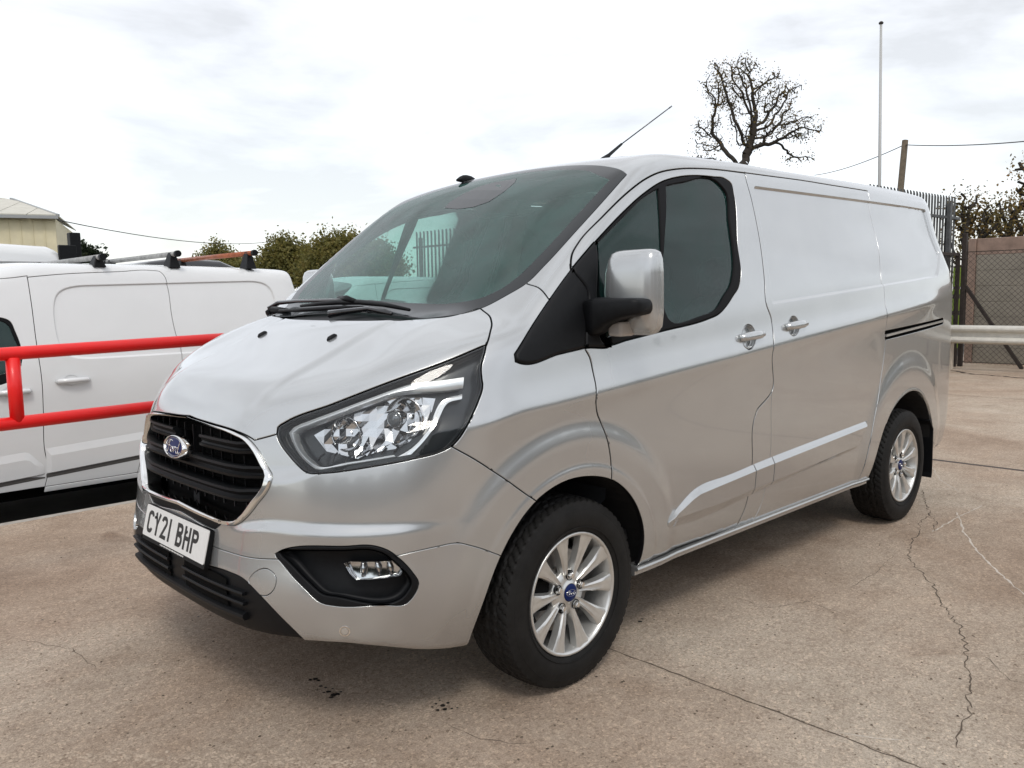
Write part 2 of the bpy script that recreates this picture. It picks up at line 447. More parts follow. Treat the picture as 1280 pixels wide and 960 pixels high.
        for a, b in be:
            t = np.cross((Nn[a]+Nn[b]), P[b]-P[a]); L = np.linalg.norm(t)
            if L < 1e-12: continue
            t = t/L; T[a] += t; T[b] += t
        bv = sorted({i for e in be for i in e}); nt = np.linalg.norm(T, axis=1); nt[nt == 0] = 1
        # mitre
        T = T/nt[:, None]
        if both == 'one':
            T[np.abs(P[:, 1]) < 1e-6, 1] = 0
        if rows is None: rows = [(gap+bev, 0), (gap+bev*.3, -bev*.3), (gap, -bev), (gap, -depth)]
        V = P+Nn*off
        if raised is not None:
            hi = np.isin(ids, np.unique(s.F[raised[0]])); A_ = P[hi]; B_ = P[bv]
            for i in np.where(~hi)[0]:
                da = np.sqrt(((A_-P[i])**2).sum(1).min()); db = np.sqrt(((B_-P[i])**2).sum(1).min()); t = db/(da+db+1e-9); V[i] = P[i]+Nn[i]*(raised[1]*(1-t)+off*t)
        V[bv] = P[bv]+T[bv]*rows[0][0]+Nn[bv]*(off+rows[0][1])
        NV = Nn.copy(); vlist = [V]; nlist = [NV]; faces = F.tolist(); idx = {i: i for i in bv}; prev = dict(idx); base = len(V)
        for k in range(1, len(rows)):
            g, h = rows[k]; W_ = P[bv]+T[bv]*g+Nn[bv]*(off+h); g0, h0 = rows[k-1]
            vlist.append(W_); dn = np.array([g-g0, h-h0])
            # outward normal of the flange strip in (T, N) plane
            nn = np.array([h-h0, -(g-g0)]); nn = nn/(np.linalg.norm(nn)+1e-12)   # rotate
            if k < len(rows)-1:
                g2, h2 = rows[k+1]; n2 = np.array([h2-h, -(g2-g)]); n2 = n2/(np.linalg.norm(n2)+1e-12); nn = nn+n2; nn /= np.linalg.norm(nn)+1e-12
            nlist.append(T[bv]*nn[0]+Nn[bv]*nn[1])
            cur = {i: base+j for j, i in enumerate(bv)}; base += len(bv)
            for a, b in be: faces.append((prev[b], prev[a], cur[a], cur[b]))
            prev = cur
        dark_src = np.arange(len(faces)) >= len(faces)-len(be)
        V = np.concatenate(vlist); NV = np.concatenate(nlist)
        res = []
        def mk(V, NV, faces, nm):
            me = bpy.data.meshes.new(nm); me.from_pydata(V.tolist(), [], faces); me.shade_smooth()
            if dark_return and not facet:
                me.materials.append(mt); me.materials.append(RUBBER)
                mi = np.concatenate([dark_src]*(len(faces)//len(dark_src))).astype(np.int32)
                me.polygons.foreach_set('material_index', mi)
            if facet: me.set_sharp_from_angle(angle=R(facet))
            else:
                at_ = me.attributes.new('custom_normal', 'FLOAT_VECTOR', 'POINT'); nn_ = NV/(np.linalg.norm(NV, axis=1, keepdims=True)+1e-12)
                at_.data.foreach_set('vector', nn_.astype(np.float32).ravel())
            o = link(nm, me, mt, parent)
            if label: o['label'] = label
            return o
        mir = np.array([1, -1, 1.])
        if both == 'one':
            n = len(V); key = np.abs(V[:, 1]) < 1e-5
            mp = np.arange(n)+n; mp[key] = np.arange(n)[key]
            F2 = [tuple(int(mp[i]) for i in reversed(f)) for f in faces]
            VV = np.concatenate([V, V*mir]); NN = np.concatenate([NV, NV*mir]); NN[:n][key, 1] = 0
            res.append(mk(VV, NN, faces+F2, name))
        else:
            res.append(mk(V, NV, faces, name))
            if both == 'pair':
                res.append(mk(V*mir, NV*mir, [tuple(reversed(f)) for f in faces], name))
        return res

# ------------------------------------------------------------ ground
def mat_concrete():
    m, n, l, b = new_mat('yard_concrete'); setp(b, Roughness=.86)
    tc = n.new('ShaderNodeTexCoord')
    def no(sc, de, ro, st=None, di=0):
        x = n.new('ShaderNodeTexNoise'); x.inputs['Scale'].default_value = sc; x.inputs['Detail'].default_value = de; x.inputs['Roughness'].default_value = ro; x.inputs['Distortion'].default_value = di
        if st:
            mp = n.new('ShaderNodeMapping'); mp.inputs['Scale'].default_value = st; mp.inputs['Rotation'].default_value = (0, 0, .5); l.new(tc.outputs['Object'], mp.inputs[0]); l.new(mp.outputs[0], x.inputs['Vector'])
        else: l.new(tc.outputs['Object'], x.inputs['Vector'])
        return x
    def mixc(f, a, b_, mode='MIX'):
        x = n.new('ShaderNodeMix'); x.data_type = 'RGBA'; x.blend_type = mode
        for s_, i in ((f, 0), (a, 6), (b_, 7)):
            if isinstance(s_, (int, float)): x.inputs[i].default_value = s_
            elif isinstance(s_, tuple): x.inputs[i].default_value = (*s_, 1)
            else: l.new(s_, x.inputs[i])
        return x.outputs[2]
    big = ramp(n, l, no(.38, 5, .6, di=.6).outputs[0], [(.32, (.265, .188, .132)), (.47, (.405, .312, .235)), (.66, (.500, .425, .342))])
    mid = ramp(n, l, no(2.3, 7, .68).outputs[0], [(.30, (.80, .77, .74)), (.55, (1, 1, 1)), (.74, (1.12, 1.12, 1.11))])
    c = mixc(1., big.outputs[0], mid.outputs[0], 'MULTIPLY')
    strk = ramp(n, l, no(5., 5, .6, (1, 5, 1)).outputs[0], [(.36, (.90, .88, .86)), (.62, (1.05, 1.05, 1.05))]); c = mixc(.45, c, strk.outputs[0], 'MULTIPLY')
    grain = ramp(n, l, no(150, 6, .85).outputs[0], [(.38, (.50, .47, .45)), (.5, (1, 1, 1)), (.63, (1.4, 1.38, 1.35))]); c = mixc(.8, c, grain.outputs[0], 'MULTIPLY')
    v = n.new('ShaderNodeTexVoronoi'); v.inputs['Scale'].default_value = 42; l.new(tc.outputs['Object'], v.inputs['Vector'])
    vr = ramp(n, l, v.outputs['Distance'], [(.05, (.25, .21, .18)), (.17, (1, 1, 1))])
    pv = n.new('ShaderNodeTexVoronoi'); pv.inputs['Scale'].default_value = 105; l.new(tc.outputs['Object'], pv.inputs['Vector'])
    sx_ = n.new('ShaderNodeSeparateColor'); l.new(pv.outputs['Color'], sx_.inputs[0])
    pr_ = ramp(n, l, sx_.outputs[0], [(.0, (.66, .62, .59)), (.25, (.93, .92, .91)), (.75, (1.05, 1.05, 1.05)), (1., (1.42, 1.40, 1.36))]); c = mixc(.75, c, pr_.outputs[0], 'MULTIPLY')
    gate_ = ramp(n, l, no(11, 4, .6).outputs[0], [(.48, (0, 0, 0)), (.62, (1, 1, 1))])
    c = mixc(gate_.outputs[0], c, mixc(1., c, vr.outputs[0], 'MULTIPLY'))
    spot = ramp(n, l, no(1.4, 3, .5, di=1.2).outputs[0], [(.66, (1, 1, 1)), (.76, (.72, .68, .65))]); c = mixc(1., c, spot.outputs[0], 'MULTIPLY')
    l.new(c, b.inputs['Base Color'])
    bp = n.new('ShaderNodeBump'); bp.inputs['Strength'].default_value = .8; bp.inputs['Distance'].default_value = .006
    ad = n.new('ShaderNodeMath'); ad.operation = 'ADD'; l.new(no(120, 6, .7).outputs[0], ad.inputs[0]); l.new(no(380, 3, .6).outputs[0], ad.inputs[1])
    l.new(ad.outputs[0], bp.inputs['Height']); l.new(bp.outputs[0], b.inputs['Normal'])
    return m
CONC = mat_concrete()
TARM = mat('yard_tarmac', (.070, .066, .060), .9, var=.4, vscale=1.5, bump=.5, bscale=120)
FIELD = mat('field_grass', (.075, .085, .035), .95, var=.4, vscale=.3)
JOINT = mat('joint_dirt', (.12, .092, .066), .95, var=.4, vscale=40)
LIP = mat('pale_concrete', (.36, .33, .29), .8, var=.2, vscale=12, bump=.3, bscale=200)
g = mesh('ground', [(-900, -900, -.32), (900, -900, -.32), (900, 900, -.32), (-900, 900, -.32)], [(0, 1, 2, 3)], FIELD); tag(g, kind='structure')
lowy = mesh('lower_yard', [(-60, 3.10, -.27), (60, 3.10, -.27), (60, 60, -.27), (-60, 60, -.27)], [(0, 1, 2, 3)], TARM); tag(lowy, kind='structure')
YJ = MB().box(-45, 45, -45, 3.02, -.30, -.012).build('yard_base', JOINT); tag(YJ, kind='structure')
pav = bpy.data.objects.new('concrete_yard', None); COL.objects.link(pav); tag(pav, kind='structure')
rnd = random.Random(5)
XJ = [-13.5, -8.9, -4.3, .325, 4.94, 9.5, 12.6, 17.5, 24]; YB = [3.0, -6.2, -15.4, -24.6]
for i in range(len(XJ)-1):
    for j in range(len(YB)-1):
        x0, x1, y1, y0 = XJ[i], XJ[i+1], YB[j], YB[j+1]
        near = i in (3, 2) and j == 0
        def edge(a, b_, k, amp):      # worn edge
            return [(a+(b_-a)*t/k, rnd.uniform(-amp, amp)) for t in range(k+1)]
        k = 90 if near else 10; P_ = []; gp = .0025 if x0 < 4 else .012
        P_ += [(x, y0+gp+d*.3) for x, d in edge(x0+gp, x1-gp, 6, .003)]
        P_ += [(x1-gp*(1.6 if i == 3 else 1)+d, y) for y, d in edge(y0+gp, y1, k, .0035)[1:]]
        P_ += [(x, y1+d) for x, d in edge(x1-gp, x0+gp, k, .004)[1:]]
        P_ += [(x0+gp+d, y) for y, d in edge(y1, y0+gp, k, .0035)[1:-1]]
        n_ = len(P_); v = [(x, y, 0) for x, y in P_]+[(x, y, -.011) for x, y in P_]
        mesh('concrete_slab', v, [tuple(range(n_))]+[(i_, n_+i_, n_+(i_+1) % n_, (i_+1) % n_) for i_ in range(n_)], CONC, pav)
MB().box(-14, 24, 3.0, 3.085, -.30, -.003).build('kerb_lip', LIP, pav, bevel=.006)
# drain slot beyond the rear wheel
MB().box(4.915, 4.965, -20, 3.0, -.006, .0015).build('drain_strip', mat('drain_iron', (.05, .035, .028), .7, var=.5, vscale=30), pav)
CRK = mat('crack_dirt', (.10, .076, .055), .95)
def ribbon_on_ground(name, pts, w, m, z=.0012, jit=.012, seed=1, parent=None, step=.03, lab=None):
    r = random.Random(seed); P_ = []
    for a, b_ in zip(pts[:-1], pts[1:]):
        a = np.array(a[:2]); b_ = np.array(b_[:2]); k = max(1, int(np.linalg.norm(b_-a)/step))
        for t in range(k): P_.append(a+(b_-a)*t/k+np.array([r.uniform(-jit, jit), r.uniform(-jit, jit)]))
    P_.append(np.array(pts[-1][:2])); v = []; f = []
    for i, p in enumerate(P_):
        d = P_[min(i+1, len(P_)-1)]-P_[max(i-1, 0)]; d = d/(np.linalg.norm(d)+1e-9); q = np.array([-d[1], d[0]]); ww = w*r.uniform(.3, 1.1)*(.4 if i in (0, len(P_)-1) else 1)
        for s_, zz in ((-1, z), (1, z)): v.append((p[0]+q[0]*s_*ww, p[1]+q[1]*s_*ww, zz))
    for i in range(len(P_)-1): f.append((2*i, 2*i+1, 2*i+3, 2*i+2))
    o = mesh(name, v, f, m, parent or pav); return o
ck = [atz(x, y, 0) for x, y in [(1152, 612), (1155, 625), (1162, 642), (1150, 655), (1147.5, 667), (1140, 677), (1135, 695), (1150, 715), (1165, 732), (1180, 760), (1202, 787), (1210, 825), (1210, 855), (1212, 890), (1203, 915), (1195, 935)]]
ribbon_on_ground('crack', ck, .0030, CRK, seed=4, step=.022)
ribbon_on_ground('crack', [atz(x, y, 0) for x, y in [(1162, 642), (1170, 652), (1168, 664)]], .003, CRK, seed=9)
ribbon_on_ground('crack', [(.325, -.5), (.322, -1.2), (.318, -2.2), (.33, -3.2)], .0035, CRK, seed=2, jit=.006)
ribbon_on_ground('crack', [atz(x, y, 0) for x, y in [(1190, 463), (1215, 468), (1250, 470), (1290, 474)]], .05, CRK, seed=3, jit=.05)
PALE = mat('pale_scuff', (.52, .46, .39), .9, var=.2, vscale=30)
for k, (pts, w) in enumerate(((([(1150, 560), (1175, 600), (1200, 615)]), .004), (([(1196, 640), (1205, 665), (1222, 690), (1248, 715), (1290, 752)]), .006), (([(1165, 665), (1195, 648), (1228, 632)]), .005), (([(1040, 915), (1090, 922), (1130, 925)]), .004))):
    ribbon_on_ground('scuff_mark', [atz(x, y, 0) for x, y in pts], w, PALE, seed=20+k, jit=.006, z=.0009)
OIL = mat('oil_spot', (.022, .018, .015), .35, var=.3, vscale=90)
def blot(c, r, rr, z=.0014):
    n_ = 11; return [(c[0]+r*rr.uniform(.6, 1.2)*math.cos(2*math.pi*i/n_), c[1]+r*rr.uniform(.6, 1.2)*math.sin(2*math.pi*i/n_), z) for i in range(n_)]
def splats(name, spots, seed):
    rr = random.Random(seed); mb = MB()
    for px, py, r in spots: mb.add(blot(atz(px, py, 0), r, rr), [tuple(range(11))])
    o = mb.build(name, OIL, pav); o['kind'] = 'stuff'; return o
splats('oil_drops', [(388, 850, .008), (394, 849, .011), (398, 851, .007), (401, 858, .007), (407, 860, .006), (411, 865, .010), (417, 869, .014), (422, 868, .010), (414, 872, .008), (426, 865, .006), (405, 866, .005), (416, 861, .005), (366, 832, .004), (371, 825, .004)], 1)
splats('oil_drops', [(545, 880, .006), (553, 882, .010), (560, 879, .006), (556, 887, .009), (547, 888, .008), (540, 884, .005), (565, 886, .006), (550, 876, .004), (572, 885, .004), (549, 873, .004)], 2)
splats('oil_drops', [(800, 777, .010), (803, 774, .006), (818, 775, .005), (721, 899, .004), (160, 748, .006), (107, 725, .005), (53, 775, .006), (248, 771, .006), (228, 728, .005)], 3)

rr_ = random.Random(77); mb = MB()
for i in range(900):
    px, py = rr_.uniform(-60, 1340), 560+420*rr_.random()**.8; p = atz(px, py, 0); s_ = rr_.choice((.002, .003, .004, .006))
    if p[1] > 2.9: continue
    a = rr_.uniform(0, 6); q = [(p[0]+s_*rr_.uniform(.6, 1.3)*math.cos(a+k*1.26), p[1]+s_*rr_.uniform(.5, 1.2)*math.sin(a+k*1.26), .0006) for k in range(5)]
    mb.add(q+[(p[0], p[1], .0008+s_*.55)], [(k, (k+1) % 5, 5) for k in range(5)])
gr = mb.build('grit', mat('grit_mix', (.16, .12, .085), .9, var=.8, vscale=5), pav); gr['kind'] = 'stuff'
mb = MB()
for i in range(420):
    px = rr_.uniform(-20, 470); py = 944+px*.02+rr_.gauss(0, 3.5); p = atz(px, py, 0); s_ = rr_.uniform(.003, .010); a = rr_.uniform(0, 6)
    q = [(p[0]+s_*rr_.uniform(.6, 1.3)*math.cos(a+k*1.05), p[1]+s_*rr_.uniform(.6, 1.2)*math.sin(a+k*1.05), .0006) for k in range(6)]; mb.add(q+[(p[0], p[1], .001+s_*.3)], [(k, (k+1) % 6, 6) for k in range(6)])
gr = mb.build('mud_crumbs', mat('dried_mud', (.37, .295, .225), .95, var=.2, vscale=30), pav); gr['kind'] = 'stuff'
for k_, ln in enumerate(([(905, 742), (960, 760), (1010, 752), (1060, 770)], [(560, 905), (600, 925), (660, 930)], [(1120, 690), (1090, 720), (1060, 735)], [(30, 800), (90, 812), (120, 835)], [(1230, 820), (1262, 850), (1290, 858)])):
    ribbon_on_ground('crack', [atz(x, y, 0) for x, y in ln], .0014, CRK, seed=40+k_, jit=.008)
# ------------------------------------------------------------ trees
BARK = mat('tree_bark', (.030, .024, .018), .95, var=.4, vscale=8)
LEAFS = {}
def leaf_mat(key, a, b_, c_):
    m, n, l, b = new_mat('leaves_'+key); setp(b, Roughness=.7)
    tl = n.new('ShaderNodeBsdfTranslucent'); ms = n.new('ShaderNodeMixShader'); ms.inputs[0].default_value = .45; l.new(b.outputs[0], ms.inputs[1]); l.new(tl.outputs[0], ms.inputs[2]); l.new(ms.outputs[0], n['Material Output'].inputs[0])
    no = noise_chain(n, l, 1.1, 5, .7); cr = ramp(n, l, no.outputs[0], [(.32, a), (.5, b_), (.66, c_)]); l.new(cr.outputs[0], b.inputs['Base Color']); l.new(cr.outputs[0], tl.inputs[0]); LEAFS[key] = m; return m
leaf_mat('autumn', (.07, .065, .02), (.16, .12, .035), (.26, .14, .04)); leaf_mat('olive', (.085, .095, .025), (.17, .155, .04), (.27, .21, .06)); leaf_mat('dark', (.012, .020, .010), (.022, .034, .014), (.045, .050, .018))
def tree(name, root, blobs, nattr, leaf, nleaf, lsize, seed, label, cat='tree', group=None, trunk_r=.45, step=.42, spread=.5, wig=.25, stem=None):
    """space-colonised tree: blobs = [(centre, radii)] of the crown in world metres"""
    rs = np.random.RandomState(seed); A = []
    tot = sum(r[0]*r[1]*r[2] for _, r in blobs)
    for c, r in blobs:
        k = max(8, int(nattr*r[0]*r[1]*r[2]/tot)); u = rs.normal(size=(k, 3)); u /= np.linalg.norm(u, axis=1, keepdims=True); q = rs.rand(k, 1)**(1/2.2)
        A.append(np.array(c)+u*q*np.array(r))
    A = np.concatenate(A); root = np.array(root, float)
    N_ = [root]; par = [-1]; cz = A[:, 2].min(); mid = A.mean(0)
    d0 = np.array([(mid[0]-root[0])*.3, (mid[1]-root[1])*.3, max(.5, cz-root[2])]); hgt = np.linalg.norm(d0); d0 /= hgt
    k = max(2, int(hgt/step)) if not stem else int(stem/step)
    for i in range(k): N_.append(N_[-1]+d0*step+rs.normal(size=3)*.04*step*3); par.append(len(N_)-2)
    P_ = np.array(N_); D = ((A[:, None]-P_[None])**2).sum(2); bj = D.argmin(1); bd = D[np.arange(len(A)), bj]; alive = bd > (step*1.25)**2
    for it in range(160):
        if not alive.any() or len(N_) > 6000: break
        idx = np.where(alive)[0]; j = bj[idx]; uq, inv = np.unique(j, return_inverse=True); P_ = np.array(N_)
        v = A[idx]-P_[j]; v /= np.linalg.norm(v, axis=1, keepdims=True)+1e-9; acc = np.zeros((len(uq), 3)); np.add.at(acc, inv, v)
        acc /= np.linalg.norm(acc, axis=1, keepdims=True)+1e-9; acc += rs.normal(size=acc.shape)*wig*.6; acc[:, 2] += .04; acc /= np.linalg.norm(acc, axis=1, keepdims=True)+1e-9
        new = P_[uq]+acc*step; n0 = len(N_); N_ += list(new); par += [int(q) for q in uq]
        D = ((A[idx][:, None]-new[None])**2).sum(2); k_ = D.argmin(1); dd = D[np.arange(len(idx)), k_]; m_ = dd < bd[idx]
        bd[idx[m_]] = dd[m_]; bj[idx[m_]] = n0+k_[m_]; alive &= bd > (step*1.25)**2
    P_ = np.array(N_); par = np.array(par); w = np.zeros(len(P_)); kids = np.zeros(len(P_), int)
    for i in range(len(P_)-1, 0, -1):
        if w[i] == 0: w[i] = 1
        w[par[i]] += w[i]; kids[par[i]] += 1
    rad = trunk_r*(w/w[0])**.52+.010
    v = []; f = []
    for i in range(1, len(P_)):
        a, b_ = P_[par[i]], P_[i]; d = b_-a; L_ = np.linalg.norm(d)
        if L_ < 1e-6: continue
        d /= L_; r_ = np.cross(d, [.3, .5, .81]); r_ /= np.linalg.norm(r_); u = np.cross(r_, d); o = len(v); ns = 6 if rad[i] > .05 else 4
        r0 = min(rad[par[i]], rad[i]*1.5)
        for c, rr in ((a, r0), (b_, rad[i])):
            for t in range(ns): v.append(tuple(c+rr*(r_*math.cos(2*math.pi*t/ns)+u*math.sin(2*math.pi*t/ns))))
        for t in range(ns): f.append((o+t, o+(t+1) % ns, o+ns+(t+1) % ns, o+ns+t))
    e = empty(name, tuple(root), label=label, cat=cat, group=group)
    v = [tuple(np.array(q)-root) for q in v]
    mesh('trunk', v, f, BARK, e, smooth=True)
    tips = P_[(kids == 0) | (w < 6)]; 
    if nleaf:
        c = tips[rs.randint(len(tips), size=nleaf)]+rs.normal(size=(nleaf, 3))*spread; s_ = lsize*(.6+.8*rs.rand(nleaf, 1))
        a = rs.normal(size=(nleaf, 3)); a /= np.linalg.norm(a, axis=1, keepdims=True); b2 = np.cross(a, rs.normal(size=(nleaf, 3))); b2 /= np.linalg.norm(b2, axis=1, keepdims=True)
        V = np.stack([c-a*s_*.5, c+b2*s_*.34, c+a*s_*.5, c-b2*s_*.34], 1).reshape(-1, 3)-root
        mesh('crown', V.tolist(), (np.arange(nleaf*4).reshape(-1, 4)).tolist(), LEAFS[leaf], e)
    return e
def pxblobs(bl, t, dz=1.):
    return [(atd(x, y, t+dd), (rx/FPX*t, rx/FPX*t*dz, ry/FPX*t)) for x, y, rx, ry, dd in bl]
def ground_below(px, t, z=-.3):
    p = atd(px, 400, t); return (p[0], p[1], z)
tree('oak_tree', ground_below(915, 40), pxblobs([(915, 108, 42, 36, 0), (975, 118, 34, 32, 1), (1002, 160, 32, 20, -1), (885, 170, 26, 26, 1), (872, 197, 24, 7, 0), (945, 165, 38, 26, 0), (998, 198, 28, 7, 1), (930, 84, 26, 14, 0)], 40, .8), 1250, 'autumn', 5200, .085, 3, 'gnarled half-bare oak with yellowing leaves showing above the silver van roof', trunk_r=.225, step=.26, spread=.16, wig=.36, stem=6.9)
tree('bushy_tree', ground_below(355, 70), pxblobs([(354, 321, 19, 12, 0), (341, 328, 12, 8, 0), (375, 322, 18, 11, 1), (362, 306, 9, 6, 0), (350, 340, 26, 9, 0), (385, 340, 22, 9, 0)], 70), 420, 'olive', 24000, .23, 5, 'round bushy tree right of the roof bars behind the white van', trunk_r=.35, step=.6, spread=.5)
tree('bushy_tree', ground_below(420, 66), pxblobs([(420, 317, 26, 13, 0), (448, 318, 30, 12, 0), (395, 327, 18, 8, 1), (470, 322, 22, 13, 1), (412, 304, 12, 7, 0), (434, 300, 9, 5, 0), (420, 342, 36, 10, 0), (470, 342, 34, 10, 1)], 66), 480, 'olive', 38000, .23, 6, 'broad green tree just left of the silver van windscreen', trunk_r=.4, step=.6, spread=.55)
tree('bushy_tree', ground_below(270, 80), pxblobs([(270, 319, 14, 7, 0), (285, 326, 22, 5, 1), (255, 326, 14, 5, 0), (290, 338, 40, 6, 0), (277, 309, 6, 4, 0)], 80), 260, 'olive', 14000, .23, 7, 'low tree behind the copper coloured roof bar', trunk_r=.3, step=.6, spread=.45)
tree('bushy_tree', ground_below(106, 75), pxblobs([(104, 318, 11, 11, 0), (116, 322, 8, 7, 0)], 75), 90, 'dark', 2200, .42, 8, 'small dark tree beside the black headboard of the truck', trunk_r=.25, step=.6, spread=.4)
tree('autumn_tree', ground_below(1212, 26, 0), pxblobs([(1205, 265, 24, 26, 0), (1222, 285, 26, 26, 0), (1200, 310, 18, 30, 0)], 26), 700, 'autumn', 1700, .09, 11, 'thin branched autumn tree rising behind the end of the steel palisade', trunk_r=.16, step=.22, spread=.22, wig=.4)
tree('autumn_tree', ground_below(1262, 30, 0), pxblobs([(1250, 275, 32, 24, 0), (1278, 290, 32, 28, 0), (1290, 260, 26, 22, 0)], 30), 700, 'autumn', 2700, .10, 12, 'orange brown tree over the pink topped concrete wall', trunk_r=.2, step=.26, spread=.26, wig=.4)
tree('autumn_tree', ground_below(1330, 24, 0), pxblobs([(1285, 212, 22, 20, 0), (1300, 240, 30, 34, 0), (1330, 260, 30, 30, 0)], 24), 500, 'autumn', 1100, .09, 13, 'dark branch tips reaching in at the right edge above the wall', trunk_r=.2, step=.22, spread=.2, wig=.4)
hedge0 = tree('bushy_tree', (-8, -30, 0), [((-8, -30, 4.2), (4.2, 3.5, 3.2)), ((-11, -30, 3.4), (3, 3, 2.4)), ((-5, -31, 3.4), (3, 3, 2.3))], 260, 'dark', 16000, .55, 21, 'dark round tree standing behind the photographer and mirrored in the van side', trunk_r=.35, step=.6, spread=.55, group='trees behind the photographer')
for x, y, s_ in ((-1, -33, .8), (6, -33, .72), (13, -33, 1.0), (20, -32, .85), (27, -30, .8), (-15, -29, .75), (-22, -26, .8), (-29, -21, .85), (34, -27, 1.0), (41, -22, .85), (47, -15, .8), (-35, -14, .85), (-39, -6, .8)):
    c = dup_tree(hedge0); c.location = (x, y, 0); c.scale = (s_*1.2, s_, s_*.8); c.rotation_euler = (0, 0, x)
hedge0.scale = (1, 1, .9)

# ------------------------------------------------------------ fences, wall, crash barrier at the right
STEEL = mat('rusty_black_steel', (.030, .022, .018), .7, var=.4, vscale=20)
def palisade(name, a, b_, H, label, pitch=.145):
    a = np.array(a, float); b_ = np.array(b_, float); L_ = np.linalg.norm(b_-a); d = (b_-a)/L_; nrm = np.array([-d[1], d[0], 0])
    e = empty(name, tuple(a), label=label, cat='fence')
    k = int(L_/pitch); pale = None
    w = .036
    prof = [(-w, -.006), (-w*.55, .004), (-w*.2, .012), (w*.2, .012), (w*.55, .004), (w, -.006)]
    v = []; f = []
    for z in (.06, H-.05): v += [tuple(d*u+nrm*o+np.array([0, 0, z])) for u, o in prof]
    for u0, zt in ((-w*.85, H-.012), (0, H+.0), (w*.85, H-.012)): v.append(tuple(d*u0+nrm*.004+np.array([0, 0, zt])))
    for j in range(5): f.append((j, j+1, 7+j, 6+j))
    f += [(6, 7, 12), (7, 8, 13), (8, 9, 13), (9, 10, 13), (10, 11, 14), (7, 13, 12), (10, 14, 13)]
    for i in range(k):
        if pale is None: pale = mesh('pale', v, f, FENCEM, e); pale.location = tuple(d*.06)
        else: o = pale.copy(); COL.objects.link(o); o.location = tuple(d*(.06+i*pitch))
    for z in (.45, H-.38):
        mb = MB(); mb.bar(np.array([0, 0, z])+nrm*-.025, d*L_+np.array([0, 0, z])+nrm*-.025, .045, .045); mb.build('rail', FENCEM, e)
    x = 0
    while x < L_+.1:
        mb = MB(); mb.bar(d*x-nrm*.06, d*x-nrm*.06+np.array([0, 0, H-.15]), .06, .09, up=(1, 0, 0)); mb.build('post', FENCEM, e); x += 2.75
    return e
palisade('palisade_fence', (10.80, 2.62, 0), (14.02, 2.38, 0), 3.0, 'tall galvanised palisade fence behind the rear corner of the silver van', .112)
palisade('palisade_fence', (10.75, 2.75, 0), (10.75, 14.0, 0), 3.0, 'long galvanised palisade fence seen through the silver van cab')
def chainlink(name, a, b_, H, label, pitch=.095, r=.0032, rail=True):
    a = np.array(a, float); b_ = np.array(b_, float); L_ = np.linalg.norm(b_-a); d = (b_-a)/L_
    e = empty(name, tuple(a), label=label, cat='fence'); mb = MB(); k = int((L_+H)/pitch)
    for i in range(k+1):
        u = i*pitch
        for s_ in (1, -1):
            if s_ == 1: p0 = (max(0, u-H), min(u, H)); p1 = (min(u, L_), max(0, u-L_))
            else: p0 = (max(0, u-H), H-min(u, H)); p1 = (min(u, L_), H-max(0, u-L_))
            if abs(p0[0]-p1[0]) < .02: continue
            off = np.array([-d[1], d[0], 0])*.002*s_
            mb.tube([d*p0[0]+np.array([0, 0, p0[1]+.05])+off, d*p1[0]+np.array([0, 0, p1[1]+.05])+off], r, 3, caps=False)
    o = mb.build('wire_mesh', STEEL, e); o['kind'] = 'stuff'
    for z in ((H+.04, .08, H*.5) if rail else (H+.04, .08)):
        MB().bar((0, 0, z), tuple(d*L_+np.array([0, 0, z])), .012 if z != H+.04 or not rail else .04, .012 if z != H+.04 or not rail else .05).build('line_wire', STEEL, e)
    return e, d, L_
e, d, L_ = chainlink('chain_link_fence', (13.90, 2.20, 0), (13.90, -6.0, 0), 1.98, 'rusty chain-link fence with slanting strut in front of the concrete wall', rail=False)
for k in range(4):
    s_ = d*k*2.9; MB().bar(tuple(s_), tuple(s_+np.array([0, 0, 2.35])), .075, .075, up=(1, 0, 0)).build('post', STEEL, e, bevel=.006)
MB().bar(tuple(d*.04+np.array([0, 0, 1.42])), tuple(d*.98+np.array([.0, 0, .0])), .055, .055, up=(1, 0, 0)).build('strut', STEEL, e)
MB().bar(tuple(d*5.7+np.array([0, 0, 1.42])), tuple(d*4.7), .055, .055, up=(1, 0, 0)).build('strut', STEEL, e)
e, d, L_ = chainlink('mesh_gate', (11.4, 2.36, 0), (13.80, 2.26, 0), 1.94, 'black framed mesh gate panel standing in front of the palisade', rail=True)
for u in (0, L_*.55, L_-.03): MB().bar(tuple(d*u), tuple(d*u+np.array([0, 0, 2.0])), .06, .06, up=(1, 0, 0)).build('post', STEEL, e)
WALLM = mat('wall_concrete', (.25, .225, .185), .9, var=.15, vscale=3, bump=.3, bscale=60); PINK = mat('pink_concrete', (.27, .19, .15), .9, var=.25, vscale=5, bump=.3, bscale=60)
e = empty('panel_wall', (14.8, 2.41, 0), label='concrete plank wall with a pinkish top course behind the chain-link fence', cat='wall')
zz = 0; n_ = 0
while n_ < 8:
    h = .285 if n_ < 7 else .30
    for k in range(4):
        MB().box(0, .05, -.13-2.1*(k+1)+.12, -.13-2.1*k, zz, zz+h-.0015).build('wall_plank', PINK if n_ == 7 else WALLM, e, bevel=.008)
    zz += h; n_ += 1
for k in range(5): MB().box(-.05, .09, -.125-2.1*k, .0-2.1*k, -.1, zz+.0).build('wall_post', PINK if k == 0 else WALLM, e, bevel=.01)
MB().box(.045, .06, -8.5, -.1, 0, 2.2).build('wall_backing', WALLM, e)
YG = mat('fluorescent_green', (.22, .34, .03), .5, var=.2, vscale=14)
e = empty('marker_post', (14.28, 2.43, 0), label='green and black banded marker post between palisade and wall', cat='post')
MB().box(-.045, .045, -.045, .045, 0, 1.78).build('post_core', STEEL, e)
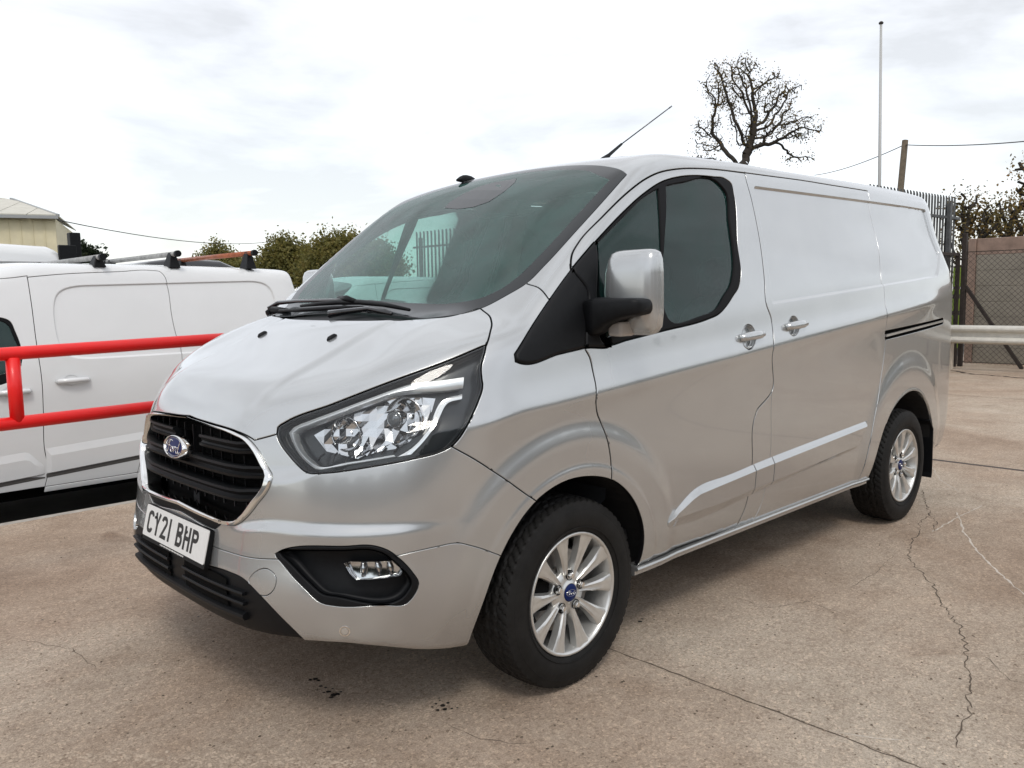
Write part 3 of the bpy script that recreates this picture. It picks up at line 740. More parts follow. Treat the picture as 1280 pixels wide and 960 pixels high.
for z0, z1 in ((1.42, 1.76), (1.28, 1.37), (.98, 1.2), (.62, .90), (.3, .55)): MB().box(-.052, .052, -.052, .052, z0, z1).build('green_band', YG, e, bevel=.004)
WB = mat('barrier_white', (.62, .60, .54), .5, var=.12, vscale=9, bump=.15, bscale=40)
e = empty('crash_barrier', (13.16, 2.24, 0), label='weathered white W-beam crash barrier across the back of the yard', cat='barrier')
pr = [(-.0, .0), (-.075, .03), (-.085, .06), (-.075, .09), (-.005, .125), (.0, .155), (-.005, .185), (-.075, .22), (-.085, .25), (-.075, .28), (0, .31)]
for k in range(4):
    v = []; f = []; y0, y1 = 0-k*3.2, -3.2*(k+1)+(-.12)
    for y in (y0, y1):
        v += [(x+(.004*k), y, .455+z) for x, z in pr]+[(x+.006+.004*k, y, .455+z) for x, z in reversed(pr)]
    m_ = len(pr)*2
    for j in range(m_): f.append((j, (j+1) % m_, m_+(j+1) % m_, m_+j))
    f += [tuple(reversed(range(m_))), tuple(range(m_, 2*m_))]
    mesh('beam', v, f, WB, e, auto=35)
POSTM = mat('barrier_post', (.50, .44, .36), .7, var=.2, vscale=12)
for k in range(6):
    y = -.04-2.4*k; mb = MB(); mb.box(.01, .02, y-.09, y+.04, 0, .70); mb.box(.02, .12, y+.03, y+.04, 0, .70); mb.box(.02, .12, y-.09, y-.08, 0, .70); mb.build('post', POSTM, e)

# ------------------------------------------------------------ poles and wires
e = empty('flagpole', tuple(ground_below(1098, 30, 0)), label='slim pale flagpole rising behind the van roof', cat='pole')
FPm = mat('flagpole_paint', (.42, .42, .41), .5); b0 = np.array(ground_below(1098, 30, 0)); tp = atd(1101.3, 30, 30)-b0
MB().tube([(0, 0, 0), tuple(tp*.5), tuple(tp)], [.075, .06, .042], 10).build('pole', FPm, e, smooth=True)
MB().tube([tuple(tp), tuple(tp+np.array([0, 0, .05])), tuple(tp+np.array([0, 0, .09]))], [.075, .085, .04], 10).build('finial', STEEL, e, smooth=True)
WOOD = mat('creosoted_wood', (.105, .082, .055), .85, var=.3, vscale=5)
b0 = np.array(ground_below(1110, 35, 0)); tp = atd(1131.5, 175.5, 35)
e = empty('telegraph_pole', tuple(b0), label='leaning brown wooden telegraph pole beside the flagpole', cat='pole')
MB().tube([(0, 0, 0), tuple(tp-b0)], [.15, .125], 12).build('pole', WOOD, e, smooth=True)
mb = MB(); mb.tube([tuple(tp-b0+np.array([-.12, 0, -.15])), tuple(tp-b0+np.array([.16, 0, -.15]))], .04, 8); mb.build('insulator', STEEL, e)
WIRE = mat('cable_black', (.02, .02, .02), .6)
def cable(a, b_, sag, label, r=.012):
    P_ = [np.array(a)*(1-t)+np.array(b_)*t-np.array([0, 0, sag*4*t*(1-t)]) for t in np.linspace(0, 1, 17)]
    o = MB().tube(P_, r, 4, caps=False).build('overhead_cable', WIRE); tag(o, label, 'cable'); return o
pt = atd(1130.5, 181, 35)
cable(pt, atd(1018, 219, 58), .2, 'overhead cable running left and down from the telegraph pole', .020)
cable(pt, atd(1330, 171.5, 26), .12, 'overhead cable running right from the telegraph pole top', .018)
cable(atd(72, 275, 30), atd(345, 301, 66), .5, 'thin overhead cable from the cream building towards the trees', .018)

# ------------------------------------------------------------ cream building at the left
CREAM = mat('cream_cladding', (.68, .61, .41), .6, var=.08, vscale=2); ROOFM = mat('roof_sheet', (.52, .50, .43), .6, var=.12, vscale=3); ROOFD = mat('roof_patch', (.22, .17, .13), .7); GUT = mat('gutter_grey', (.30, .31, .31), .5)
GR = atd(72.5, 271, 30); ax_ = np.array([-.93, .36, 0.]); ax_ /= np.linalg.norm(ax_); bk = np.array([-ax_[1], ax_[0], 0.]); bk = bk if np.dot(bk, GR-CP) > 0 else -bk
e = empty('cream_building', (GR[0], GR[1], -.3), label='cream clad industrial unit with a pale sheet roof at the left edge', cat='building')
O = np.array([GR[0], GR[1], -.3]); H_ = GR[2]+.3; inset = bk*.35-0*ax_
for k in range(34):
    a = ax_*(.12+.38*k)+bk*.30; mb = MB(); mb.bar(a+ax_*.004+np.array([0, 0, H_*.5]), a+ax_*.355+np.array([0, 0, H_*.5]), .05, H_-.08); mb.build('cladding_panel', CREAM, e)
    mb = MB(); mb.bar(a+ax_*.365-bk*.03, a+ax_*.365-bk*.03+np.array([0, 0, H_-.06]), .03, .05, up=tuple(bk)); mb.build('cladding_rib', CREAM, e)
mb = MB(); mb.bar(ax_*.10+bk*.27, ax_*.10+bk*12+np.array([0, 0, 0]), .06, .1); 
v, f = prism([ax_*.12+bk*.34, ax_*.12+bk*7, ax_*.12+bk*7+np.array([0, 0, H_-.05]), ax_*.12+bk*.34+np.array([0, 0, H_-.05])], 0, ax_*.06); mesh('side_wall', v, f, CREAM, e)
MB().bar(np.array([0, 0, H_-.02]), ax_*14+np.array([0, 0, H_-.02]), .14, .11).build('gutter', GUT, e)
rid = atd(14, 249, 37)-O; ridz = rid[2]
up0 = np.array([0, 0, H_+.03]); rR = rid; rL = rid+ax_*10
def roofpt(u, t):       # u along the eaves (m), t 0..1 up the slope
    a = ax_*u+up0; b_ = rR+ax_*max(0, u-np.dot(rR, ax_)); b_ = rR+ax_*(max(u, np.dot(rR, ax_))-np.dot(rR, ax_)) if u > np.dot(rR, ax_) else None
    return a if b_ is None else a*(1-t)+b_*t
u_r = float(np.dot(rR, ax_))
for k in range(14):
    u0, u1 = k*1.0, k*1.0+.97
    def top_at(u):
        if u >= u_r: return rR+ax_*(u-u_r)
        return up0*(1-u/u_r)+rR*(u/u_r) if True else None
    q = [ax_*u0+up0, ax_*u1+up0, top_at(u1), top_at(u0)]
    n_ = np.cross(q[1]-q[0], q[3]-q[0]) if k else np.cross(q[1]-q[0], q[2]-q[0]); n_ /= np.linalg.norm(n_); n_ = n_ if n_[2] > 0 else -n_
    v, f = prism(q if k else [q[0]+n_*.0, q[1], q[2], q[0]+ax_*.001+n_*.001], 0, n_*.05); mesh('roof_sheet', v, f, ROOFM if k not in (2, 3) else ROOFM, e)
v, f = prism([up0, rR, rR+bk*.5, up0+bk*7], 0, np.array([0, 0, .04])); mesh('hip_roof', v, f, ROOFM, e)
MB().bar(up0+np.array([0, 0, .03]), rR+np.array([0, 0, .03]), .12, .07).build('hip_flashing', GUT, e)
def on_wall(px, py, w_, h_, d_, m, nm):
    p = atd(px, py, 30.25)-O; mb = MB(); mb.bar(p-ax_*w_/2, p+ax_*w_/2, d_, h_); return mb.build(nm, m, e)
on_wall(49, 292, .42, .14, .36, STEEL, 'floodlight'); on_wall(51, 304, .16, .34, .12, DARK, 'wall_vent'); on_wall(24, 289, .14, .14, .2, STEEL, 'wall_camera'); on_wall(28, 312, .7, .3, .08, GLOSSBLK, 'window')

# ------------------------------------------------------------ red tubular barrier between the vans
RED = mat('red_gloss_paint', (.86, .010, .009), .48, coat=.12, var=.08, vscale=7, rvar=.12)
e = empty('red_barrier', (-1.2, 1.42, 0), label='bright red tubular barrier rail between the silver van and the white van', cat='barrier')
org = np.array([-1.2, 1.42, 0])
U0, U1 = atd(0, 443, 3.64), atd(255, 425, 4.4); L0, L1 = atd(0, 531, 3.64), atd(178, 510, 4.2)
U0 = aty(0, 443, 1.42); U1 = aty(255, 425, 1.42); L0 = aty(0, 531, 1.42); L1 = aty(178, 510, 1.42)
for a, b_ in ((U0, U1), (L0, L1)):
    d = (b_-a)/np.linalg.norm(b_-a); MB().tube([a-d*2.2-org, b_+d*.25-org], .030, 18).build('rail', RED, e, smooth=True)
p0, p1 = aty(15, 447, 1.42), aty(22.5, 527, 1.42); p1[0] = p0[0] = (p0[0]+p1[0])/2
MB().tube([p0-org, p1-org], .030, 16).build('upright', RED, e, smooth=True)
for x in (-2.9,): MB().tube([(x+1.2, 0, 0), (x+1.2, 0, 1.15)], .030, 16).build('leg', RED, e, smooth=True)
xe = U1[0]+.22; MB().tube([(xe+1.2, 0, 0), (xe+1.2, 0, U1[2])], .030, 16).build('leg', RED, e, smooth=True)

# ------------------------------------------------------------ the silver van
F0 = spl([(.10,-.80),(.2,-.90),(.3,-.955),(.4,-.985),(.5,-.988),(.6,-.972),(.7,-.968),(.8,-.962),(.9,-.945),(1.0,-.915),(1.1,-.87),(1.35,-.72)])
SZ = spl([(.1,.86),(.25,.905),(.35,.938),(.45,.958),(.6,.968),(.8,.971),(.95,.973),(1.03,.9765),(1.075,.9815),(1.098,.984),(1.115,.982),(1.15,.972),(1.2,.960),(1.27,.948),(1.4,.920),(1.6,.873),(1.8,.818),(1.95,.77),(2.1,.70)])
SX = spl([(-1.2,-.30),(-.9,-.16),(-.6,-.065),(-.3,-.018),(0,0),(.6,.006),(2.0,.006),(3.0,-.004),(3.6,-.036),(4.1,-.095)])
H0 = spl([(-1.1,.92),(-.95,1.01),(-.8,1.09),(-.6,1.175),(-.4,1.265),(-.2,1.325),(0,1.36),(.3,1.40)])
R0 = spl([(0,1.93),(.6,1.975),(1.0,1.99),(1.6,1.995),(2.6,2.01),(3.4,2.015),(4.0,2.01)])
RR = spl([(.1,3.86),(.3,3.93),(.5,3.95),(1.0,3.945),(1.4,3.925),(1.9,3.93),(2.1,3.93)])
ZB = spl([(-1.05,.285),(-.97,.31),(-.9,.335),(-.8,.340),(-.65,.298),(-.45,.248),(-.2,.255),(.3,.325),(1,.33),(4,.33)])
PANEL = [(1.355,1.315),(3.46,1.450),(3.70,1.60),(3.69,1.892),(1.43,1.858)]
def side_half(x, z):
    w = .083*x-.08
    zz = z-w*sst(z, .75, 1.0)*(1-sst(z, 1.35, 1.8))
    S = SZ(zz)+SX(x)*(1-.25*sst(z, 1.2, 1.9))
    for xc, r0, r1 in ((0., .52, .64), (2.933, .56, .70)):
        d = np.hypot(x-xc, z-.335)
        S = S+(.016*(1-sst(d, r0, r1))+.004*(1-sst(d, .44, .47)))*sst(z, .15, .5)
    S = S-.012*np.exp(-((zz-1.10)/.055)**2)*sst(x, 3.1, 3.6)
    d = sdpoly(x, z, PANEL)
    S = S-.013*sst(-d, -.002, .012)
    return S
def fbody(x, y, z):
    a = np.abs(y)
    fs = a-side_half(x, z)
    pl = (.04*a**2+.42*a**4)*(1+.55*(z-.5))
    ff = F0(z)+pl-x
    # bumper ledge over the lamps and the crease that runs from the grille to the arch
    led = z-(.835+.16*sst(a, .5, .95)); ff = ff+.020*sst(led, -.03, .03)*sst(a, .38, .60)*(1-sst(a, .93, 1.1))
    led2 = z-(.655+.03*sst(a, .3, .6)); ff = ff+.016*sst(led2, -.02, .025)*sst(a, .30, .5)
    ff = ff+.012*np.exp(-((z-.57)/.05)**2)*sst(a, .62, .75)
    ridge = .020*np.exp(-((a-(.60+.16*sst(-x, .2, .9)-.12*sst(-x, .5, .95)))/.10)**2)
    bulge = .011*(1-sst(a, .365, .415))*sst(x, -.90, -.78)*(1-sst(x, -.52, -.15))
    fh = (z-(H0(x)-.03*a**2-.05*a**4+ridge*.45+bulge))*.95
    xs = x-(.06*a**2+.06*a**4)
    fw = (z-(1.285+.83*(xs+.25)-.06*(xs+.25)**2))/1.28
    fr = z-(R0(x)-.045*a**2)
    cab = smax(fw, fr, .22)
    top = smin(fh, cab, .05)
    fx = x-(RR(z)-.06*a**2)
    f = smax(fs, top, .13-.055*sst(x, .9, 1.5))
    f = smax(f, ff, .13)
    f = smax(f, fx, .20)
    return smax(f, ZB(x)-z, .05)
def topz(x, y):
    z = np.linspace(2.1, 1.0, 2200); return float(z[np.argmax(fbody(x+0*z, y+0*z, z) < 0)])
VS = Skin(fbody, -.42, 3.45, lambda x: .78+.50*sst(x, .75, 1.35))
def z3(s, zz, q, ox=340, oy=420): return [(ox+a/zz, oy+b/zz) for a, b in q]
L = VS.line
HB = []      # remembered curves
# bonnet front edge and shut line to the lamp
L([(228, 516), (247, 524), (265, 529.5), (297.5, 540), (309, 545), (318, 550.5), (343, 543.8), (352, 541)], sharp=(5,))
# chrome surround of the grille
GO = [(220, 514.5), (240, 522.5), (263, 530), (297.5, 541.5), (310, 548), (321, 560), (334, 583), (340.5, 597), (338, 606), (322, 630), (306, 649), (297, 655.5), (286, 656.5), (262, 649), (230, 634), (206, 621)]
GI = [(220, 517.5), (240, 525.5), (263, 533.5), (294, 545.5), (305, 551), (315, 562), (327, 584), (332, 596), (330, 604), (314, 627), (300, 645), (293, 650), (285, 650.5), (262, 643), (230, 628), (206, 615)]
L(GO, sharp=()); L(GI)
L([(206, 628), (232, 643), (262, 660), (268, 662), (277, 654), (280, 650)], sharp=(3,))
# upper / lower bumper joint, tow cover, fog surround, lower intake
L([(205, 660), (240, 675), (261, 681.6), (284, 689.4), (312, 696.8), (344, 699), (352, 699)])
L([(490, 697), (500, 694), (525, 688), (550, 682.5), (575, 679), (590, 682.5), (620, 692.5), (640, 700)])
L([(311, 725), (320, 714), (334, 711), (345, 722), (343.8, 733), (331, 745), (325, 744)], True)
FOG = [(343.8, 692), (350, 688.8), (431, 683), (468, 682.5), (485, 688), (500, 699), (516, 716), (523.6, 729), (519, 742.5), (509, 754), (478, 756), (420, 757.5), (402, 754), (381, 736), (353, 705)]
L(FOG, True)
FOGI = [(352, 695), (431, 688), (466, 687.5), (480, 692), (495, 704), (510, 719), (515, 729), (509, 741), (420, 746), (404, 743), (386, 728), (361, 703)]
L(FOGI, True)
FLAMP = [(428, 706), (436, 703.6), (490.6, 702.4), (497, 705), (504, 716), (500, 720.5), (443.8, 725), (436, 718)]
L(FLAMP, True, poly=True)
L([(200, 682), (222, 690), (261, 706.6), (284, 714), (306, 725), (320, 739), (350, 770.6), (378, 798), (.03, -.04, -.10, 'r')])
# headlight
HL = [(345.5, 542.5), (347, 534), (355, 528.5), (415, 505), (490, 476), (565, 448.6), (607.5, 430.5), (606.5, 438), (601.5, 460), (602.5, 473.8), (603.5, 480), (597.5, 502.5), (585, 530), (572.5, 550), (562.5, 559.5), (552.5, 564.5), (515, 574.5), (465, 583.8), (402.5, 592), (387.5, 592), (375, 585), (360, 569), (350, 555)]
L(HL, True, sharp=(6,))
# bumper / wing joint, bonnet / wing line, bonnet rear edge
L([(555, 553), (565, 558.8), (590, 572.5), (616, 589), (645, 609), (671, 627), (690, 640)])
L([(604, 440), (608, 431), (612, 418), (614.5, 403), (612, 395), (605, 389), (597.5, 385), (585, 389.5), (560, 396), (515, 399.5), (470, 400.5), (430, 400.5), (400, 400)], sharp=(1,))
# windscreen: outer edge of the glass, edge of the printed border, cowl
L([(430, 387), (470, 391), (515, 396), (545, 396.5), (575, 392.5), (604, 384), (631, 370), (657, 354.5), (680, 332), (717.5, 291), (751, 254), (783, 218), (776, 212.8)]+[(x, y, topz(x, y)) for x, y in ((.585, -.6), (.625, -.4), (.65, -.2), (.658, 0.), (.65, .2))], sharp=(11,))
L([(430, 372), (520, 379), (570, 378.5), (605, 371), (628, 360), (646, 347), (672, 322), (712, 279), (748, 240), (762, 225), (750, 220)]+[(x, y, topz(x, y)) for x, y in ((.535, -.58), (.575, -.4), (.598, -.2), (.606, 0.), (.598, .2))], sharp=(9,))
L([(597, 386), (604, 384)])
# A-pillar / wing seam
L([(655, 352), (659, 354.5), (672.5, 359), (685.6, 373), (690, 380)])
# door outline
L([(714, 342), (713.4, 333), (714.6, 318), (723, 302.5), (752.6, 270.7), (787.6, 237.5), (805, 224.5), (822.6, 215.8), (846, 211), (878, 210.4), (930.5, 215.8), (960, 219.7), (1000, 225), (1040, 231.5), (1090, 239.6)])
L([(728, 425), (730.7, 434.5), (737.3, 447), (741.2, 464), (744.8, 480), (745.5, 495), (746, 513), (752, 530), (760, 552), (764, 580), (764.6, 602), (764.6, 640)])
L([(929.5, 210), (932.5, 222), (940, 250), (950, 300), (956, 350), (958.4, 381), (964, 397), (966.3, 412), (967.5, 432), (966.5, 440), (966, 486), (947, 512), (943, 524), (940.5, 581), (937, 612), (931.5, 635), (924, 652), (-.03, .03, -.2, 'r')], sharp=(11,))
L([(966, 478), (965, 487), (962.5, 572), (957, 607), (950, 634), (943, 648), (-.03, .03, -.2, 'r')])
L([(2.76, -.70, 1.96), (1085.5, 256), (1097.5, 307.5), (1101.5, 350), (1106, 371), (1107.5, 385), (1107, 425), (1105, 445), (1100, 480), (1091.5, 530), (1080, 583), (-.03, .03, -.2, 'r')])
# sill line under the doors
# roof-side gap end and track
L([(1106.5, 414), (1179, 397.5), (1179, 404.5), (1106.5, 424.5)], True, poly=True)
# wheel arches
FA = [(r_*math.cos(R(a)), z_) for a, r_ in ((214, .455), (205, .445), (192, .430), (175, .418), (150, .414), (118, .425), (100, .422), (85, .416), (65, .414), (45, .405), (25, .390), (8, .372), (-4, .362), (-14, .366), (-24, .376)) for z_ in (.335+r_*math.sin(R(a)),)]
L([(x, -float(side_half(x, z)), z) for x, z in FA])
RA = [(2.933+.45*math.cos(t)*1.06, -.97, .33+.45*math.sin(t)) for t in np.linspace(R(190), R(-10), 40)]
RA = [(x, -float(side_half(x, z)), z) for x, y, z in RA]
L(RA)
# door windows
WO = [(744, 303), (776, 269), (805, 242.5), (828, 227.5), (852, 221), (892.6, 221.5), (907, 224), (914.5, 230), (917.5, 243), (922, 307), (926, 342), (923, 359), (917, 368.5), (910, 379.5), (898, 392.5), (886, 398), (828, 413.5), (785, 424.5), (757, 431)]
L(WO, True, sharp=(0, 17))
QG = [(748.5, 302.5), (776, 275), (805, 247), (822.5, 236), (829, 403.5), (790, 414), (760.5, 421.5), (752, 362)]
L(QG, True, sharp=(0, 3, 4, 6, 7))
DG = [(832.5, 232.5), (852, 228.3), (901, 231.8), (906, 238), (911.8, 277.5), (916.5, 344.7), (914.5, 354), (905.5, 369.5), (896, 385.5), (887, 391.5), (840.5, 402)]
L(DG, True, sharp=(0, 9))
# black sail panels at the mirror foot
L([(750, 304), (743, 303), (714.6, 337), (685, 378), (643.5, 443), (644.6, 452), (649, 453.5), (700, 442), (731, 434.5), (764, 425.5), (762, 418)], sharp=(1, 4))
L([(713, 333), (716, 339.5), (733.6, 366.5), (732, 394), (730.7, 434.5), (730.7, 440)])
# handle pockets, fuel flap etc.
for hx, hy, hr in ((936, 421, 8.8), (992, 407.5, 7.2)):
    L([(hx+hr*math.cos(t)*.93, hy+hr*1.8*math.sin(t)*.92) for t in np.linspace(0, 2*math.pi, 12)[:-1]], True, step=.006)
def surf_y(x, z):
    lo, hi = .3, 1.3
    for _ in range(30):
        m = (lo+hi)/2
        if fbody(x, -m, z) < 0: lo = m
        else: hi = m
    return -lo
def SL(q, poly=False, **k):
    o = []
    for (x0, z0), (x1, z1) in zip(q[:-1], q[1:]):
        n_ = max(1, int(math.hypot(x1-x0, z1-z0)/.06)) if poly else 1
        o += [(x0+(x1-x0)*i/n_, z0+(z1-z0)*i/n_) for i in range(n_)]
    o.append(q[-1]); L([(x, surf_y(x, z), z) for x, z in o], soft=True, poly=poly, **k)
for dd in (-.003, .0, .0025, .005, .0075, .0125):
    c = np.mean(PANEL, 0); q = []
    for i in range(len(PANEL)):
        a, b_, c_ = (np.array(PANEL[(i+k) % len(PANEL)]) for k in (-1, 0, 1)); e1 = (b_-a)/np.linalg.norm(b_-a); e2 = (c_-b_)/np.linalg.norm(c_-b_)
        n1 = np.array([-e1[1], e1[0]]); n2 = np.array([-e2[1], e2[0]]); m_ = n1+n2; m_ /= m_.dot(n1); q.append(tuple(b_+m_*dd))
    SL(q+[q[0]], poly=True)
for dz in (-.022, -.008, 0, .008, .02, .04):
    SL([(x, 1.098+dz+.083*x-.08) for x in np.linspace(-.45, 3.55, 30)])
for xc, rs in ((0., (.438, .448, .455, .462, .472, .535, .56, .58, .60, .625)), (2.933, (.462, .472, .575, .60, .63, .66, .69))):
    for r_ in rs: SL([(xc+r_*math.cos(t), .335+r_*math.sin(t)) for t in np.linspace(R(5), R(175), 30)])
def front_x(y, z):
    lo, hi = -1.3, 0.
    for _ in range(30):
        m = (lo+hi)/2
        if fbody(m, -y, z) < 0: hi = m
        else: lo = m
    return lo
for dz in (-.022, -.012, -.002, .008, .018, .027):
    L([(front_x(y, .655+dz+.03*float(sst(y, .3, .6))), -y, .655+dz+.03*float(sst(y, .3, .6))) for y in np.linspace(.28, .90, 26)], soft=True)
for dz in (-.03, -.018, -.006, .006, .018, .03):
    L([(front_x(y, .835+dz+.16*float(sst(y, .5, .95))), -y, .835+dz+.16*float(sst(y, .5, .95))) for y in np.linspace(.56, .90, 18)], soft=True)
for a_ in (.36, .375, .39, .405, .42):
    L([(x, -a_, topz(x, a_)) for x in np.linspace(-.88, -.2, 20)], soft=True)
VS.build(zb=ZB)
pk = VS.pick
van = empty('silver_van', label='large silver panel van parked on the concrete, black grille and plate CY21 BHP', cat='van')
m_chrome = pk((338, 597))
m_grille = pk((300, 600))
m_gstrip = pk((255, 651.5))
m_hood = pk((300, 450))
m_upb = pk((450, 630))
m_lob = pk((450, 785))
m_tow = pk((328, 728))
m_fogi = pk((400, 720)); m_fogo = pk((400, 748)); m_fl = pk((470, 713))
m_low = pk((300, 750))
m_head = pk((450, 550))
m_fend = pk((690, 480)) | pk((660, 365))
m_cowl = pk((500, 399))
m_frit = pk((700, 305)) ; m_ws = pk((640, 300))
m_shell = pk((780, 225)) | pk((700, 330))
m_door = pk((840, 500))
m_slide = pk((1020, 480)) | pk((1000, 600))
m_fill = pk((955, 540)) | pk((945, 630))
m_doorlow = pk((900, 645))
m_quart = pk((1130, 330)) | pk((1100, 530))
m_seal = pk((920, 300)) ; m_q = pk((790, 300)); m_dg = pk((870, 300))
m_sailf = pk((690, 400)); m_saild = pk((738, 345))
m_track = pk((1140, 411))
m_p1 = pk((936, 409)) | pk((936, 421)); m_p2 = pk((992, 407))
allm = dict(chrome=m_chrome, grille=m_grille, gstrip=m_gstrip, hood=m_hood, upb=m_upb, lob=m_lob, tow=m_tow, fogi=m_fogi, fogo=m_fogo, fl=m_fl, low=m_low, head=m_head, fend=m_fend, cowl=m_cowl, frit=m_frit, ws=m_ws, shell=m_shell, door=m_door, slide=m_slide, fill=m_fill, doorlow=m_doorlow, quart=m_quart, seal=m_seal, q=m_q, dg=m_dg, sailf=m_sailf, saild=m_saild, track=m_track, p1=m_p1, p2=m_p2)
if DEBUG:
    nm = list(allm)
    for i in range(len(nm)):
        print(nm[i], int(allm[nm[i]].sum()), [nm[j] for j in range(len(nm)) if j != i and (allm[nm[i]] & allm[nm[j]]).any()])
    un = np.ones(len(VS.F), bool)
    for v in allm.values(): un &= ~v
    for c in range(VS.ncomp):
        k = (VS.comp == c) & un
        if k.sum() > 2:
            q = VS.Pt[VS.F[k]].mean(1); print('unassigned', c, int(k.sum()), q.mean(0).round(2), proj(q.mean(0)).round(0))

ROW_PANEL = [(.0048, 0), (.0032, -.0006), (.0024, -.0024), (.0022, -.02)]
def prt(name, m, mt, off=0., rows=None, both='pair', parent=None, **k):
    return VS.part(name, m, mt, parent or van, off=off, rows=rows or ROW_PANEL, both=both, **k)
prt('bonnet', m_hood, SILVER, both='one', dark_return=True)
prt('upper_bumper', m_upb, SILVER, both='one', rows=[(.003, 0), (.0015, -.001), (.0008, -.003), (.0006, -.03)])
prt('lower_bumper', m_lob, SILVER, both='one', rows=[(.003, 0), (.0015, -.001), (.0008, -.003), (.0006, -.03)])
prt('tow_eye_cover', m_tow, SILVER, both='near', rows=[(.0025, 0), (.0015, -.001), (.0012, -.01)])
prt('front_wing', m_fend, SILVER, dark_return=True)
shell = prt('body_shell', m_shell | m_quart, SILVER, both='one')[0]
DOOR = m_door | m_doorlow
doors = prt('front_door', DOOR, SILVER, dark_return=True, rows=[(.0064, 0), (.0048, -.0006), (.0036, -.0026), (.0034, -.02)])
prt('sliding_door', m_slide, SILVER, both='near', dark_return=True)
q_ = m_slide.copy(); VS.part('side_panel', q_, SILVER, van, rows=ROW_PANEL, both='pair')
bpy.data.objects.remove(bpy.data.objects['side_panel'])       # the far side carries a fixed panel, the near one the sliding door
bpy.data.objects['side_panel.001'].name = 'side_panel'
prt('door_pillar', m_fill, SILVER, dark_return=True, rows=[(.002, 0), (.001, -.001), (.0008, -.01)])
TZ = spl([(.515,.488),(.60,.532),(.677,.572),(.733,.589),(.899,.599),(1.17,.615),(1.317,.624),(1.76,.646),(2.347,.673)])
def mould(xs, h=.016):
    for s_ in (-1, 1):
        v = []; f = []
        for x in xs:
            t = float(TZ(x)); sb = lerp(x, [(.515,.488),(.543,.499),(.61,.520),(.684,.549),(.735,.562),(1.19,.590),(1.735,.617),(2.32,.646),(2.36,.66)]); fb = lerp(x, [(.515,.487),(.545,.490),(.60,.493),(.66,.492),(.909,.494),(1.134,.506),(1.284,.513),(1.663,.528),(2.208,.556),(2.25,.572),(2.28,.605),(2.32,.640),(2.347,.655)])
            bb = lerp(x, [(.515,.478),(.531,.466),(.60,.456),(.738,.450),(.916,.459),(1.139,.477),(1.287,.491),(1.667,.509),(2.22,.538),(2.27,.560),(2.30,.60),(2.347,.655)])
            fb = min(fb, sb-.001); bb = min(bb, fb-.004)
            hh = h*min(1, (x-.505)/.05, max(.15, (2.352-x)/.03))
            for z, o in ((t+.001, -.01), (t, .001), (sb+.0015, hh-.0012), (sb, hh), (fb, hh*.85), (fb-.0015, hh*.80), (bb, .0015), (bb-.001, -.01)): v.append((x, s_*(float(side_half(x, z))+o), z))
        for i in range(len(xs)-1):
            for j in range(7):
                q = (i*8+j, (i+1)*8+j, (i+1)*8+j+1, i*8+j+1); f.append(q if s_ > 0 else tuple(reversed(q)))
        f += [tuple(range(8)) if s_ > 0 else tuple(reversed(range(8))), tuple(reversed(range(len(v)-8, len(v)))) if s_ > 0 else tuple(range(len(v)-8, len(v)))]
        mesh('door_moulding', v, f, SILVER, van, auto=14)
mould(list(np.linspace(.516, .80, 26))+list(np.linspace(.82, 1.166, 10))); mould(np.linspace(1.172, 1.328, 6)); mould(list(np.linspace(1.334, 2.18, 20))+list(np.linspace(2.2, 2.348, 14)))
SEALROW = [(.005, 0), (.002, -.002), (0, -.008), (0, -.03)]
for dr in doors: pass
def under(objs, parents):
    for o, p in zip(objs, parents): o.parent = p
under(prt('window_seal', m_seal, RUBBER, off=.002, rows=SEALROW), doors)
under(prt('quarter_glass', m_q, GLASS, off=-.006, rows=[(0, 0), (0, -.004)]), doors)
under(prt('window_glass', m_dg, GLASS, off=-.008, rows=[(0, 0), (0, -.004)]), doors)
SAILROW = [(.010, 0), (.003, -.003), (0, -.010), (0, -.02)]
prt('wing_sail_panel', m_sailf, PLASTIC, off=.010, rows=SAILROW)
under(prt('mirror_foot_panel', m_saild, PLASTIC, off=.010, rows=SAILROW), doors)
prt('cowl_panel', m_cowl, PLASTIC, off=-.012, both='one', rows=[(.001, 0), (0, -.03)])
ws = prt('windscreen', m_ws, WSGLASS, both='one', rows=[(0, 0), (0, -.005)])[0]
fr_ = prt('windscreen_border', m_frit, FRIT, both='one', rows=[(0, 0), (0, -.006)])[0]; fr_.parent = ws
# sliding door rail
prt('rail_channel', m_track, DARK, both='near', off=-.03, rows=[(0, 0), (0, .03)])
rb = MB(); a_ = VS.lift(1107, 419.5); b_ = VS.lift(1178, 401.2); rb.bar(a_+[.0, -.002, 0], b_+[0, -.002, 0], .012, .012)
rb.build('door_rail', ALLOY, van, auto=30)
# grille, chrome ring, intake
chrome = prt('grille_surround', m_chrome, CHROME, off=.010, both='one', rows=[(.0055, 0), (.0035, -.0015), (.001, -.006), (0, -.012), (0, -.07)])[0]
grille = prt('grille', m_grille | m_chrome, DARK, off=-.085, both='one', rows=[(0, 0), (0, .07)])[0]
prt('grille_lower_strip', m_gstrip, PLASTIC, off=-.004, both='one', rows=[(.003, 0), (0, -.003), (0, -.03)])
lowg = prt('lower_intake', m_low, PLASTIC, off=-.006, both='one', rows=[(.006, 0), (.001, -.004), (0, -.012), (0, -.03)])[0]

